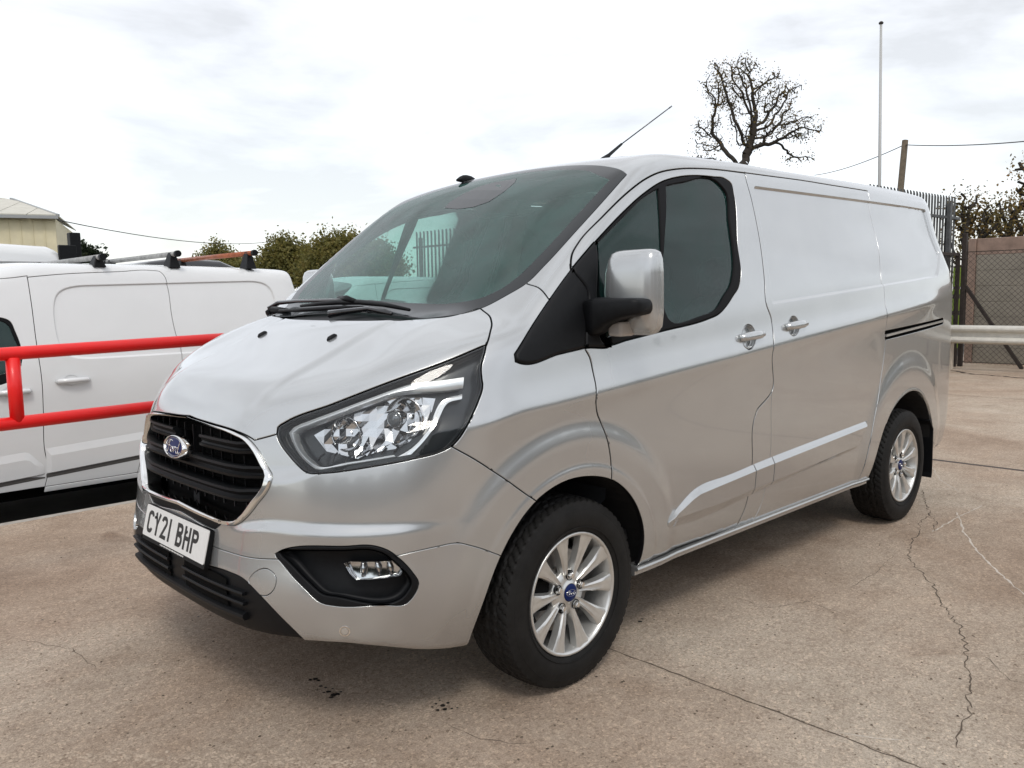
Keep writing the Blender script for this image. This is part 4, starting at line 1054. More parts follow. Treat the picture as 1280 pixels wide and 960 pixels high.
def sx(y, z, off=0.):
    xs = np.linspace(-1.15, -.3, 60); i = int(np.argmax(fbody(xs, y+0*xs, z+0*xs) < 0)); xs = np.linspace(xs[i-1], xs[i], 60); x = xs[np.argmax(fbody(xs, y+0*xs, z+0*xs) < 0)]
    p = np.array([x, y, z]); n = VS.N(np.array([[x, -abs(y)-1e-3, z]]))[0]; n[1] *= -1 if y > 0 else 1
    if abs(y) < 1e-3: n[1] = 0
    return p+n*off, n
def sweep(pts, prof, name, m, parent, smooth=35):
    """sweep profile [(out, up)] along [(y, z)] stations laid on the front of the van"""
    v = []; f = []; k = len(prof)
    for i, (y, z) in enumerate(pts):
        p, n = sx(y, z); up = np.array([-n[2]*0, 0, 1.]); 
        for o, u in prof: v.append(p+n*o+up*u)
    for i in range(len(pts)-1):
        for j in range(k): f.append((i*k+j, (i+1)*k+j, (i+1)*k+(j+1) % k, i*k+(j+1) % k))
    f.append(tuple(range(k))); f.append(tuple(reversed([(len(pts)-1)*k+j for j in range(k)])))
    return mesh(name, v, f, m, parent, auto=smooth)
BARP = [(-.075, .020), (-.020, .024), (-.010, .022), (-.008, .014), (-.016, .010), (-.020, .002), (-.016, -.004), (-.008, -.008), (-.010, -.016), (-.020, -.020), (-.075, -.018)]
def bar_st(z0, yk, ye, rise, y0=0.):
    n = 11; r = [(y, z0) for y in np.linspace(y0, yk, n)]+[(yk+(ye-yk)*t, z0+rise*t) for t in (.15, .5, 1.)]
    return r
for z0, yk, ye, rise in ((.832, .405, .525, .012), (.757, .385, .49, .012)):
    h = bar_st(z0, yk, ye, rise); sweep([(-y, z) for y, z in reversed(h[1:])]+h, BARP, 'grille_bar', PLASTIC, grille)
for s_ in (-1, 1):
    h = bar_st(.905, .36, .475, .010, .11); h = [(y*s_, z) for y, z in h]; sweep(h if s_ > 0 else h[::-1], BARP, 'grille_bar', PLASTIC, grille)
vb = MB()
for i in range(15):
    y = -.49+.07*i
    p, n = sx(y, .83, -.055); vb.box(p[0]-.004, p[0]+.004, y-.0025, y+.0025, .70, .945)
vb.build('grille_stay', PLASTIC, grille)
# badge: oval with chrome rim and script
def text_mesh(txt, size, name, m, parent, M, shear=0., ext=.0012, sx_=1., bold=0.):
    cu = bpy.data.curves.new(name, 'FONT'); cu.body = txt; cu.size = size; cu.align_x = 'CENTER'; cu.align_y = 'CENTER'; cu.extrude = ext; cu.shear = shear; cu.offset = bold
    tmp = bpy.data.objects.new('tmp', cu); COL.objects.link(tmp); dg = bpy.context.evaluated_depsgraph_get(); dg.update()
    me = bpy.data.meshes.new_from_object(tmp.evaluated_get(dg)); bpy.data.objects.remove(tmp); me.name = name
    me.transform(M @ Matrix.Diagonal((sx_, 1, 1, 1))); me.materials.clear()
    return link(name, me, m, parent)
def frame(p, n, up=(0, 0, 1)):
    """matrix: local x = reader's right, y = up, z = out of the surface"""
    n = Vector(n).normalized(); x = Vector(up).cross(n).normalized(); y = n.cross(x)
    M = Matrix.Identity(4)
    for i in range(3): M[i][0] = x[i]; M[i][1] = y[i]; M[i][2] = n[i]; M[i][3] = p[i]
    return M
def lathe_local(prof, M, n=48, ex=1., ey=1.):
    """rings (r, h) about local z, squashed to an ellipse"""
    v = []; f = []
    for r, h in prof:
        for j in range(n):
            t = 2*math.pi*j/n; v.append(tuple(M @ Vector((r*ex*math.cos(t), r*ey*math.sin(t), h))))
    for i in range(len(prof)-1):
        for j in range(n): f.append((i*n+j, i*n+(j+1) % n, (i+1)*n+(j+1) % n, (i+1)*n+j))
    f.append(tuple(range((len(prof)-1)*n, len(prof)*n)))
    return v, f
FORD = {  # script letters as centre lines on a unit height grid: (strokes, advance)
 'F': ([[(.05,.72),(.0,.60),(.08,.50),(.25,.56),(.40,.80),(.75,.92),(1.05,.86)], [(.62,.90),(.50,.45),(.36,.08),(.18,-.02),(.06,.10)], [(.28,.46),(.55,.50),(.74,.46)]], .78),
 'o': ([[(.30,.46),(.12,.36),(.08,.14),(.24,.02),(.40,.14),(.42,.34),(.30,.46),(.46,.40),(.58,.44)]], .50),
 'r': ([[(.06,.42),(.18,.48),(.20,.30),(.10,.02)],[(.18,.34),(.32,.48),(.44,.42)]], .46),
 'd': ([[(.40,.42),(.22,.46),(.08,.26),(.14,.04),(.32,.04),(.46,.36),(.62,.98)],[(.50,.50),(.44,.10),(.56,.02),(.74,.16)]], .7)}
def script(word, M, size, name, m, parent, r=.035, h=.002):
    b = MB(); x = -sum(FORD[c][1] for c in word)/2
    for c in word:
        for st in FORD[c][0]:
            P_ = VS.resample([np.array([x+a, q-.44, 0]) for a, q in st], False, set(), .08)
            b.tube([tuple(M @ Vector((p[0]*size, p[1]*size, h))) for p in P_], [r*size*(.7+.5*abs(math.sin(i*.5))) for i in range(len(P_))], 6)
        x += FORD[c][1]
    return b.build(name, m, parent, smooth=True)
bp, bn = sx(.016, .868, .012); BM = frame(bp, bn)
v, f = lathe_local([(.0, -.02), (.086, -.02), (.086, .004), (.083, .010), (.079, .011), (.076, .008), (.0755, .005)], BM, 56, 1., .46); badge = mesh('badge', v, f, CHROME, van, auto=50)
v, f = lathe_local([(.0755, .0055), (.06, .008), (.04, .0095), (.0, .0100)], BM, 56, 1., .45); mesh('badge_face', v, f, BLUE, badge, smooth=True)
v, f = lathe_local([(.0715, .0055), (.0715, .0075), (.0695, .0080), (.0695, .0060)], BM, 56, 1., .43); mesh('badge_pinstripe', v, f[:-1], CHROME, badge, smooth=True)
script('Ford', BM, .046, 'badge_script', CHROME, badge, .036, .0100)
# registration plate
PN = Vector((-1, 0, -.0)).normalized(); PM = frame((-.992, 0, .5765), (-math.cos(R(14)), 0, math.sin(R(14))))
b = MB(); 
def rrect(w, h, r, n=5):
    o = []
    for cx, cy, a0 in ((w/2-r, h/2-r, 0), (-w/2+r, h/2-r, 90), (-w/2+r, -h/2+r, 180), (w/2-r, -h/2+r, 270)):
        for i in range(n+1): t = R(a0+90*i/n); o.append((cx+r*math.cos(t), cy+r*math.sin(t)))
    return o
def slab(poly, z0, z1, M):
    n = len(poly); v = [tuple(M @ Vector((x, y, z0))) for x, y in poly]+[tuple(M @ Vector((x, y, z1))) for x, y in poly]
    return v, [tuple(reversed(range(n))), tuple(range(n, 2*n))]+[(i, (i+1) % n, n+(i+1) % n, n+i) for i in range(n)]
b.add(*slab([(x, y-.006) for x, y in rrect(.526, .128, .006)], -.016, -.0008, PM)); holder = b.build('plate_holder', PLASTIC, van, auto=40)
plate = MB().add(*slab(rrect(.520, .111, .006), -.001, .0025, PM)).build('registration_plate', PLATEW, van, auto=40)
def glyph_strokes(ch):
    w, h = .050, .079; t = .014; x0, x1, y0, y1 = t/2, w-t/2, t/2, h-t/2; ym = h/2
    arc = lambda cx, cy, rx, ry, a0, a1, n=8: [(cx+rx*math.cos(R(a0+(a1-a0)*i/n)), cy+ry*math.sin(R(a0+(a1-a0)*i/n))) for i in range(n+1)]
    r = .014
    return {'C': [arc(x1-r, y1-r, r, r, 10, 90)+arc(x0+r, y1-r, r, r, 90, 180)+arc(x0+r, y0+r, r, r, 180, 270)+arc(x1-r, y0+r, r, r, 270, 350)],
            'Y': [[(x0, h), (w/2, ym-.002), (x1, h)], [(w/2, ym), (w/2, 0)]],
            '2': [arc(x0+r, y1-r, r, r, 175, 90)+arc(x1-r, y1-r, r, r, 90, -30)+[(x0+.002, y0), (x1+t/2, y0)]],
            '1': [[(w/2, 0), (w/2, h)]],
            'B': [[(x0, 0), (x0, h)], [(x0, y1)]+arc(x1-r, y1-r*.95, r*.9, r*.95, 90, -90)+[(x0, ym+.004)], [(x0, ym+.001)]+arc(x1-r, y0+r*1.15, r, r*1.15, 90, -90)+[(x0, y0)]],
            'H': [[(x0, 0), (x0, h)], [(x1, 0), (x1, h)], [(x0, ym), (x1, ym)]],
            'P': [[(x0, 0), (x0, h)], [(x0, y1)]+arc(x1-r, y1-r, r, r, 90, -90)+[(x0, y1-2*r)]]}[ch]
def stroke_poly(pts, t, M, z0, z1, mb):
    """flat stroke of width t along 2D points, mitred"""
    n = len(pts); P_ = [np.array(p) for p in pts]; Lf = []; Rt = []
    for i in range(n):
        d0 = P_[i]-P_[max(i-1, 0)]; d1 = P_[min(i+1, n-1)]-P_[i]
        d0 = d0/(np.linalg.norm(d0)+1e-12) if i else d1/np.linalg.norm(d1); d1 = d1/(np.linalg.norm(d1)+1e-12) if i < n-1 else d0
        q = d0+d1; q = q/(np.linalg.norm(q)+1e-12); nn = np.array([-q[1], q[0]]); c = max(.5, float(np.dot(nn, [-d1[1], d1[0]])))
        Lf.append(P_[i]+nn*t/2/c); Rt.append(P_[i]-nn*t/2/c)
    for i in range(n-1):
        q = [Rt[i], Rt[i+1], Lf[i+1], Lf[i]]
        mb.add([tuple(M @ Vector((a[0], a[1], z0))) for a in q]+[tuple(M @ Vector((a[0], a[1], z1))) for a in q], [(4, 5, 6, 7), (0, 1, 5, 4), (1, 2, 6, 5), (2, 3, 7, 6), (3, 0, 4, 7)])
x = -.232
for k, ch in enumerate('CY21 BHP'):
    if ch == ' ': x += .033; continue
    wd = .050 if ch != '1' else .050
    mb = MB(); Mx = PM @ Matrix.Translation((x if ch != '1' else x-.012, -.040, 0))
    for i, st in enumerate(glyph_strokes(ch)): stroke_poly(st, .014, Mx, .002, .0032+.00005*i, mb)
    mb.build('plate_character', INK, plate); x += (.061 if ch != '1' else .040)
mb = MB()
for sxx, syy in ((-.166, .022), (.103, .021)): mb.add(*lathe_local([(.0055, .003), (.005, .006), (.0, .0062)], PM @ Matrix.Translation((sxx, syy, 0)), 12))
mb.build('plate_screw', INK, plate)
for k in range(2):
    mb = MB()
    for i in range(26):
        x_ = -.10+i*.0078; stroke_poly([(x_, -.0628), (x_+.0046, -.0628)], .0032+.0010*((i*7) % 3), PM, -.0012, .0002, mb)
    if k == 0: mb.build('plate_small_print', PLATEW, plate)
# lower intake openings and bars
def openbox(y0, y1, z0, z1): return [(y0, z0), (y1, z0), (y1, z1), (y0, z1)]
def front_patch(y0, y1, zf0, zf1, off, name, m, parent, n=10, k=3):
    v = []; f = []
    for i in range(n+1):
        y = y0+(y1-y0)*i/n
        for j in range(k+1):
            z = zf0(y)+(zf1(y)-zf0(y))*j/k; v.append(sx(y, z, off)[0])
    for i in range(n):
        for j in range(k): a = i*(k+1)+j; f.append((a, a+k+1, a+k+2, a+1))
    return v, f
for s_ in (-1, 1):
    zt = lambda y: .500-.10*max(0, abs(y)-.30); zb_ = lambda y: .405-.0*abs(y)
    v, f = front_patch(s_*.065, s_*.36, zb_, zt, .0015, '', None, None)
    mesh('intake_opening', v, f if s_ > 0 else [tuple(reversed(q)) for q in f], DARK, lowg)
    for z0 in (.468, .436):
        st = [(s_*y, z0-.02*max(0, y-.33)) for y in np.linspace(.06, .455, 10)]
        sweep(st if s_ > 0 else st[::-1], [(-.01, .006), (.008, .006), (.011, .001), (.009, -.004), (-.01, -.006)], 'intake_bar', PLASTIC, lowg)
st = [(y, .397) for y in np.linspace(-.45, .45, 19)]; sweep(st, [(-.01, .008), (.012, .004), (.014, -.004), (.008, -.016), (-.01, -.020)], 'intake_lip', PLASTIC, lowg)
# fog lamp wells
fogs = prt('fog_lamp_surround', m_fogo, PLASTIC, off=.002, rows=[(.004, 0), (.002, -.002), (0, -.006), (0, -.06)])
under(prt('fog_lamp_well', m_fogi | m_fl, PLASTIC, off=-.05, rows=[(.004, 0), (.0035, .046)]), fogs)
under(prt('fog_lamp_glass', m_fl, CLEAR, off=-.012, rows=[(.002, 0), (0, -.003), (0, -.012)]), fogs)
under(prt('fog_lamp_reflector', m_fl, REFL, off=-.040, rows=[(.0, 0), (0, .026)]), fogs)
mb = MB()
for q in ((452, 705, 452, 724), (470, 704, 474, 723), (486, 703.5, 490, 722)):
    a = VS.lift(q[0], q[1]); b2 = VS.lift(q[2], q[3]); n = VS.N(a[None])[0]; mb.tube([a-n*.024, (a+b2)/2-n*.034, b2-n*.024], [.005, .012, .005], 8)
fo = mb.build('fog_lamp_bulb_mount', REFL, fogs[0], smooth=True)
mm_ = dup_tree(fo, fogs[1]); mm_.data = fo.data.copy(); mm_.data.transform(Matrix.Diagonal((1, -1, 1, 1))); mm_.data.flip_normals()
# parking sensors
for s_ in (1, -1):
    p = VS.lift(431, 789); n = VS.N(p[None])[0]; p = p*[1, s_, 1]; n = n*[1, s_, 1]
    M_ = frame(p, n); v, f = lathe_local([(.017, -.01), (.0165, .001), (.012, .0015), (.0115, -.0005)], M_, 28); so_ = mesh('parking_sensor', v, f, CHROME, van, auto=40)
    v, f = lathe_local([(.0112, -.001), (.0105, .002), (.0, .0022)], M_, 28); mesh('sensor_face', v, f, ALLOY, so_, auto=40)
# washer jets
for s_ in (1, -1):
    p = VS.lift(415, 422.5); n = VS.N(p[None])[0]; p = p*[1, s_, 1]; n = n*[1, s_, 1]; M_ = frame(p, n, (-1, 0, 0))
    v, f = lathe_local([(.012, -.004), (.012, .003), (.008, .010), (.0, .011)], M_, 16, .8, 1.9); mesh('washer_jet', v, f, PLASTIC, van, smooth=True)

# ------------------------------------------------------------ van: lamps, wheels, mirrors, cabin
def offpt(px, py, d):
    p = VS.lift(px, py); n = VS.N(p[None])[0]; return p-n*d
def mirror_copy(o, parent):
    c = o.copy(); c.data = o.data.copy(); COL.objects.link(c); c.parent = parent
    c.data.transform(Matrix.Diagonal((1, -1, 1, 1))); c.data.flip_normals(); return c
HLM = mat('lamp_housing', (.022, .025, .029), .3, coat=.3)
heads = prt('headlight', m_head, HLM, off=-.055, rows=[(0, 0), (0, .012), (.001, .050), (.004, .052), (.006, .050), (.0062, .040)])
under(prt('headlight_lens', m_head, CLEAR, off=-.001, rows=[(.004, 0), (.002, -.001), (.0015, -.01)]), heads)
def on_skin_sheet(poly, d, wob=0., n=14):
    """sheet laid d metres behind the skin over a pixel polygon"""
    x0 = min(p[0] for p in poly); x1 = max(p[0] for p in poly); y0 = min(p[1] for p in poly); y1 = max(p[1] for p in poly)
    pts = [Vector(p) for p in poly]; k = len(poly); ed_ = [(i, (i+1) % k) for i in range(k)]
    def inside(x, y):
        c = False
        for i in range(k):
            xa, ya = poly[i]; xb, yb = poly[(i+1) % k]
            if (ya > y) != (yb > y) and x < (xb-xa)*(y-ya)/(yb-ya)+xa: c = not c
        return c
    st = max(x1-x0, y1-y0)/n
    for i in range(n+2):
        for j in range(n+2):
            x, y = x0+i*st+.31*st, y0+j*st+.29*st
            if inside(x, y): pts.append(Vector((x, y)))
    vo, eo, fo, *_ = delaunay_2d_cdt(pts, ed_, [], 1, 1e-6)
    v = []
    for q in vo: v.append(offpt(q[0], q[1], d+wob*math.sin(q[0]*.35)*math.cos(q[1]*.45)))
    return v, [tuple(reversed(t)) for t in fo]
def head_piece(name, m, v, f, **k):
    o = mesh(name, v, f, m, heads[0], **k); mirror_copy(o, heads[1]); return o
RW = [(382.5, 541), (398, 529), (424, 517), (455, 504), (480, 494), (500, 489), (527, 491), (546, 494), (541, 512), (530, 530), (512, 552), (498, 560), (470, 564), (440, 566), (400, 563)]
v, f = on_skin_sheet(RW, .046, .006, 16); head_piece('lamp_reflector', REFL, v, f)
def bowl(px, py, r, depth, d0, lensr, nm):
    p = offpt(px, py, d0); ax = Vector((-1, -.42, .06)).normalized(); M_ = frame(p, ax)
    prof = [(r*t, depth*(t*t-1)) for t in (1.0, .85, .7, .55, .4, .28)]
    v, f = lathe_local([(r*1.06, -.004), (r*1.05, .002)]+prof, M_, 32); head_piece(nm, REFL, v, f[:-1], smooth=True)
    v, f = lathe_local([(r*.30, -depth), (r*.30, -depth*.7), (r*.2, -depth*.45), (0, -depth*.4)], M_, 20); head_piece(nm+'_cap', CHROME, v, f, smooth=True)
bowl(428, 541, .050, .045, .030, 0, 'indicator_bowl')
bowl(505, 521, .062, .050, .030, 0, 'main_bowl')
LENSM = mat('projector_glass', (.22, .23, .24), .04, .3, coat=1.)
p = offpt(492, 522, .022); M_ = frame(p, (-1, -.42, .06))
v, f = lathe_local([(.026, -.03), (.026, .0), (.024, .003), (.023, .001)], M_, 32); head_piece('projector_ring', CHROME, v, f[:-1], smooth=True)
v, f = lathe_local([(.023, .0), (.020, .006), (.014, .011), (.007, .013), (0, .014)], M_, 32); head_piece('projector_lens', LENSM, v, f, smooth=True)
def ribbon(name, m, a, b, da, db, **k):
    """band between two pixel curves at depths da and db behind the skin"""
    n = 26
    def rs(c):
        c = [np.array(q, float) for q in c]; s_ = VS.resample(c, False, set(), 3.); t = np.linspace(0, len(s_)-1, n); return [s_[int(i)] for i in t]
    A = rs(a); B = rs(b); v = []
    for q, w in zip(A, B): v += [offpt(q[0], q[1], da), offpt(q[0]*.75+w[0]*.25, q[1]*.75+w[1]*.25, min(da, db)-.002), offpt(q[0]*.25+w[0]*.75, q[1]*.25+w[1]*.75, min(da, db)-.002), offpt(w[0], w[1], db), offpt(w[0], w[1], db+.02), offpt(q[0], q[1], da+.02)]
    f = []
    for i in range(n-1):
        for j in range(6): f.append((i*6+j, i*6+(j+1) % 6, i*6+6+(j+1) % 6, i*6+6+j))
    f += [tuple(range(6)), tuple(reversed(range(n*6-6, n*6)))]
    return head_piece(name, m, v, f, auto=40)
DRL = mat('light_guide', (.92, .93, .94), .30, .55, coat=.5)
ribbon('daylight_strip', DRL, [(581, 470), (550, 474), (520, 476.5), (497, 483), (460, 496), (420, 511), (380, 526), (364, 533), (358, 540), (362, 552)], [(580, 484), (556, 487), (530, 488), (500, 489), (462, 501), (423, 516), (385, 530.5), (368, 537.5), (363, 543), (367, 553)], .014, .018)
ribbon('lower_light_strip', DRL, [(361, 548), (367, 562), (379, 577), (391, 583.5), (405, 585), (440, 580), (495, 571)], [(366, 549), (371, 560), (382, 573.5), (393, 579.5), (405, 581), (440, 576.5), (492, 568.5)], .014, .016)
ribbon('lamp_fin', CHROME, [(497, 571), (513, 561), (531, 543), (541, 522), (553, 500), (579, 492)], [(520, 567), (533, 551), (545, 534), (552, 522), (563, 504), (578, 500)], .012, .030)
mb = MB()
for i in range(7):
    t = i/6; mb.tube([offpt(392+t*100, 575-t*9, .03), offpt(396+t*100, 570-t*9, .026), offpt(400+t*98, 566-t*8, .034)], .0035, 6)
o = mb.build('lens_ribbing', GLOSSBLK, heads[0]); mirror_copy(o, heads[1])

# wheels
def make_wheel():
    w = empty('wheel')
    # tyre: profile with carved tread
    prof = []   # (r, y) with y outwards negative at the outer face
    hw = .1075
    side = [(.214, .082), (.222, .096), (.240, .104), (.262, .1075), (.285, .106), (.305, .100), (.318, .094)]
    NA = 300; ys = np.linspace(-.092, .092, 39)
    rings = [(r, -y) for r, y in side]+[(None, y) for y in ys]+[(r, y) for r, y in reversed(side)]
    v = []; f = []
    def tread(a, y):
        crown = .3355-.010*(abs(y)/.092)**3.2
        g = 0.
        for yc, zig in ((-.052, .005), (-.018, .006), (.018, .006), (.052, .005)):
            d = abs(y-yc-zig*(1 if (a*36/math.pi) % 2 < 1 else -1)*.5)
            if d < .0055: g = 1
        k = a/(2*math.pi)*60+ (y*26)+ (.5 if abs(y) > .055 else 0)
        if abs(y) > .022 and (k % 1) < .16: g = max(g, .8)
        if abs(y) <= .022 and ((a/(2*math.pi)*60-y*30) % 1) < .10: g = max(g, .6)
        return crown-.0065*g
    for r, y in rings:
        for j in range(NA):
            a = 2*math.pi*j/NA
            rr = r if r is not None else tread(a, y)
            if r is not None and r > .31 and (a/(2*math.pi)*60) % 1 < .2: rr -= .002; 
            v.append((rr*math.cos(a), y, rr*math.sin(a)))
    K = len(rings)
    for i in range(K-1):
        for j in range(NA): f.append((i*NA+j, (i+1)*NA+j, (i+1)*NA+(j+1) % NA, i*NA+(j+1) % NA))
    mesh('tyre', v, f, TYRE, w, auto=35)
    # raised sidewall rings and lettering blocks
    mb = MB()
    for rr in (.236, .297):
        mb.tube([(rr*math.cos(t), -.1052+(.0 if rr < .25 else .0035), rr*math.sin(t)) for t in np.linspace(0, 2*math.pi, 97)], .0016, 5, caps=False)
    mb.build('sidewall_ring', TYRE, w, smooth=True)
    # rim barrel and lip
    ringp = [(.212, -.082), (.2175, -.090), (.2175, -.096), (.213, -.0985), (.207, -.096), (.203, -.086), (.200, -.070), (.186, -.02), (.182, .06), (.20, .09)]
    v = []; f = []; n = 96
    for r, y in ringp:
        for j in range(n): a = 2*math.pi*j/n; v.append((r*math.cos(a), y, r*math.sin(a)))
    for i in range(len(ringp)-1):
        for j in range(n): f.append((i*n+j, i*n+(j+1) % n, (i+1)*n+(j+1) % n, (i+1)*n+j))
    rim = mesh('rim', v, f, ALLOY, w, smooth=True)
    # spokes: ten, fanned out at the lip, hollowed towards the hub
    for k in range(10):
        a0 = 2*math.pi*k/10+.06; v = []; f = []
        st = [(.040, .0120, -.066), (.060, .0125, -.070), (.085, .0140, -.076), (.115, .0175, -.0815), (.145, .0220, -.0855), (.175, .0285, -.0885), (.196, .0350, -.0905), (.2075, .041, -.0925)]
        for r, hw_, y in st:
            hw_ = hw_*.86
            for u, dy in ((-1, .030), (-1.0, .004), (-.62, -.0012), (-.12, .0012), (.12, .0012), (.62, -.0012), (1.0, .004), (1, .030)):
                dd = hw_*u*(1.12 if dy > .02 else 1); x, z = r, dd
                ang = math.asin(max(-1, min(1, z/r)))
                v.append((r*math.cos(a0+ang), y+dy, r*math.sin(a0+ang)))
        m_ = 8
        for i in range(len(st)-1):
            for j in range(m_-1): f.append((i*m_+j, (i+1)*m_+j, (i+1)*m_+j+1, i*m_+j+1))
        f.append(tuple(range(m_))); f.append(tuple(reversed([(len(st)-1)*m_+j for j in range(m_)])))
        if k == 0: sp0 = mesh('spoke', v, f, ALLOY, w, auto=38)
        else:
            o = sp0.copy(); COL.objects.link(o); o.rotation_euler = (0, -2*math.pi*k/10, 0)
    v = []; f = []
    hubp = [(.012, -.0), (.072, -.03), (.083, -.058), (.078, -.065), (.050, -.070), (.036, -.073), (.034, -.076), (.0325, -.076)]
    for r, y in hubp:
        for j in range(n): a = 2*math.pi*j/n; v.append((r*math.cos(a), y, r*math.sin(a)))
    for i in range(len(hubp)-1):
        for j in range(n): f.append((i*n+j, (i+1)*n+j, (i+1)*n+(j+1) % n, i*n+(j+1) % n))
    f.append(tuple((len(hubp)-1)*n+j for j in range(n)))
    mesh('hub', v, [tuple(reversed(q)) for q in f], ALLOY, w, smooth=True)
    Mh = frame((0, -.0755, 0), (0, -1, 0))
    v, f = lathe_local([(.0315, -.01), (.0315, .002), (.029, .0045), (.015, .006), (0, .0065)], Mh, 40); cap = mesh('hub_cap', v, f, BLUE, w, smooth=True)
    v, f = lathe_local([(.0235, .0040), (.0235, .0060), (.0222, .0065), (.0222, .005)], Mh, 40, 1., .5); mesh('cap_oval', v, f[:-1], CHROME, cap, smooth=True)
    script('Ford', Mh, .0125, 'cap_script', CHROME, cap, .06, .0068)
    for k in range(5):
        a = 2*math.pi*k/5+.06+math.pi/10; c = (.061*math.cos(a), -.068, .061*math.sin(a))
        Mn = frame(c, (0, -1, 0))
        v, f = lathe_local([(.0185, -.004), (.0180, .0050), (.0160, .0055), (.0155, -.002)], Mn, 24); mesh('nut_well', v, f, PLASTIC, w, smooth=True)
        v, f = lathe_local([(.0115, -.002), (.0115, .013), (.0090, .017), (.0, .0175)], Mn, 6); mesh('wheel_nut', v, f, CHROME, w, auto=30)
    v, f = lathe_local([(.145, .0), (.145, .012), (.09, .012), (.085, .02), (.06, .03), (0, .03)], frame((0, -.015, 0), (0, -1, 0)), 48); mesh('brake_disc', v, f, DISC, w, auto=30)
    v, f = lathe_local([(.200, 0), (.19, .002), (.0, .003)], frame((0, .04, 0), (0, -1, 0)), 48); mesh('brake_backplate', v, f, DARK, w, auto=30)
    cal = MB().box(-.16, -.085, -.055, .0, -.055, .055).build('brake_caliper', DARK, w, bevel=.008)
    return w
wheel = make_wheel(); wheel.parent = van; wheel.location = (0, -.862, .335); wheel.rotation_euler = (0, R(7), 0)
def wheel_at(x, y, rot, flip):
    def cp(o, par):
        c = o.copy(); COL.objects.link(c); c.parent = par
        for ch in list(o.children): cp(ch, c)
        return c
    c = cp(wheel, van); c.location = (x, y, .335); c.rotation_euler = (0, R(rot), R(180) if flip else 0); return c
wheel_at(2.933, -.862, 25, False); wheel_at(0, .862, 12, True); wheel_at(2.933, .862, 40, True)
# wheel arches: liner tubs
for xc in (0, 2.933):
    for s_ in (-1, 1):
        v = []; f = []; n = 40
        rr = .432 if xc == 0 else .452
        for i in range(n+1):
            a = R(-30+240*i/n); c_, s2 = math.cos(a), math.sin(a)
            sh = float(side_half(xc+rr*c_, .335+rr*s2))
            zz = max(.335+rr*s2, .30)
            v += [(xc+rr*c_, s_*(sh-.012), zz), (xc+rr*c_*.995, s_*.60, zz), (xc, s_*.60, .5)]
        for i in range(n): f += [(i*3, i*3+1, i*3+4, i*3+3), (i*3+1, i*3+2, i*3+5, i*3+4)]
        mesh('wheel_arch_liner', v, f, LINER, van, smooth=False)
# mud flaps behind the rear wheels
for s_ in (-1, 1):
    v = []; pts_ = [(3.32, .56), (3.375, .50), (3.38, .22), (3.37, .19)]
    mb = MB()
    for (xa, za), (xb, zb_) in zip(pts_[:-1], pts_[1:]): mb.bar((xa, s_*.86, za), (xb, s_*.86, zb_), .21, .010, up=(1, 0, 0))
    mb.build('mud_flap', PLASTIC, van)
# sills
def along_side(name, xs, zc, prof, m, off=0.):
    for s_ in (-1, 1):
        v = []; f = []; k = len(prof)
        for x in xs:
            for o, u in prof: v.append((x, s_*(float(side_half(x, .34))+o+off), zc(x)+u))
        for i in range(len(xs)-1):
            for j in range(k):
                q = (i*k+j, (i+1)*k+j, (i+1)*k+(j+1) % k, i*k+(j+1) % k); f.append(q if s_ < 0 else tuple(reversed(q)))
        e = tuple(range(k)); g = tuple(reversed([(len(xs)-1)*k+j for j in range(k)])); f += [e, g] if s_ < 0 else [tuple(reversed(e)), tuple(reversed(g))]
        mesh(name, v, f, m, van, auto=35)
along_side('sill_strip', np.linspace(.352, 2.44, 24), lambda x: .338, [(.000, .006), (.010, .004), (.013, -.003), (.008, -.010), (-.004, -.012), (-.004, -.028), (-.02, -.034), (-.05, -.034), (-.05, .004)], SILVER)
# underbody
u_ = MB().box(-.40, 3.7, -.60, .60, .26, .34); u_.build('underbody', DARK, van)
MB().box(-.84, -.5, -.50, .50, .345, .38).build('undertray', DARK, van)

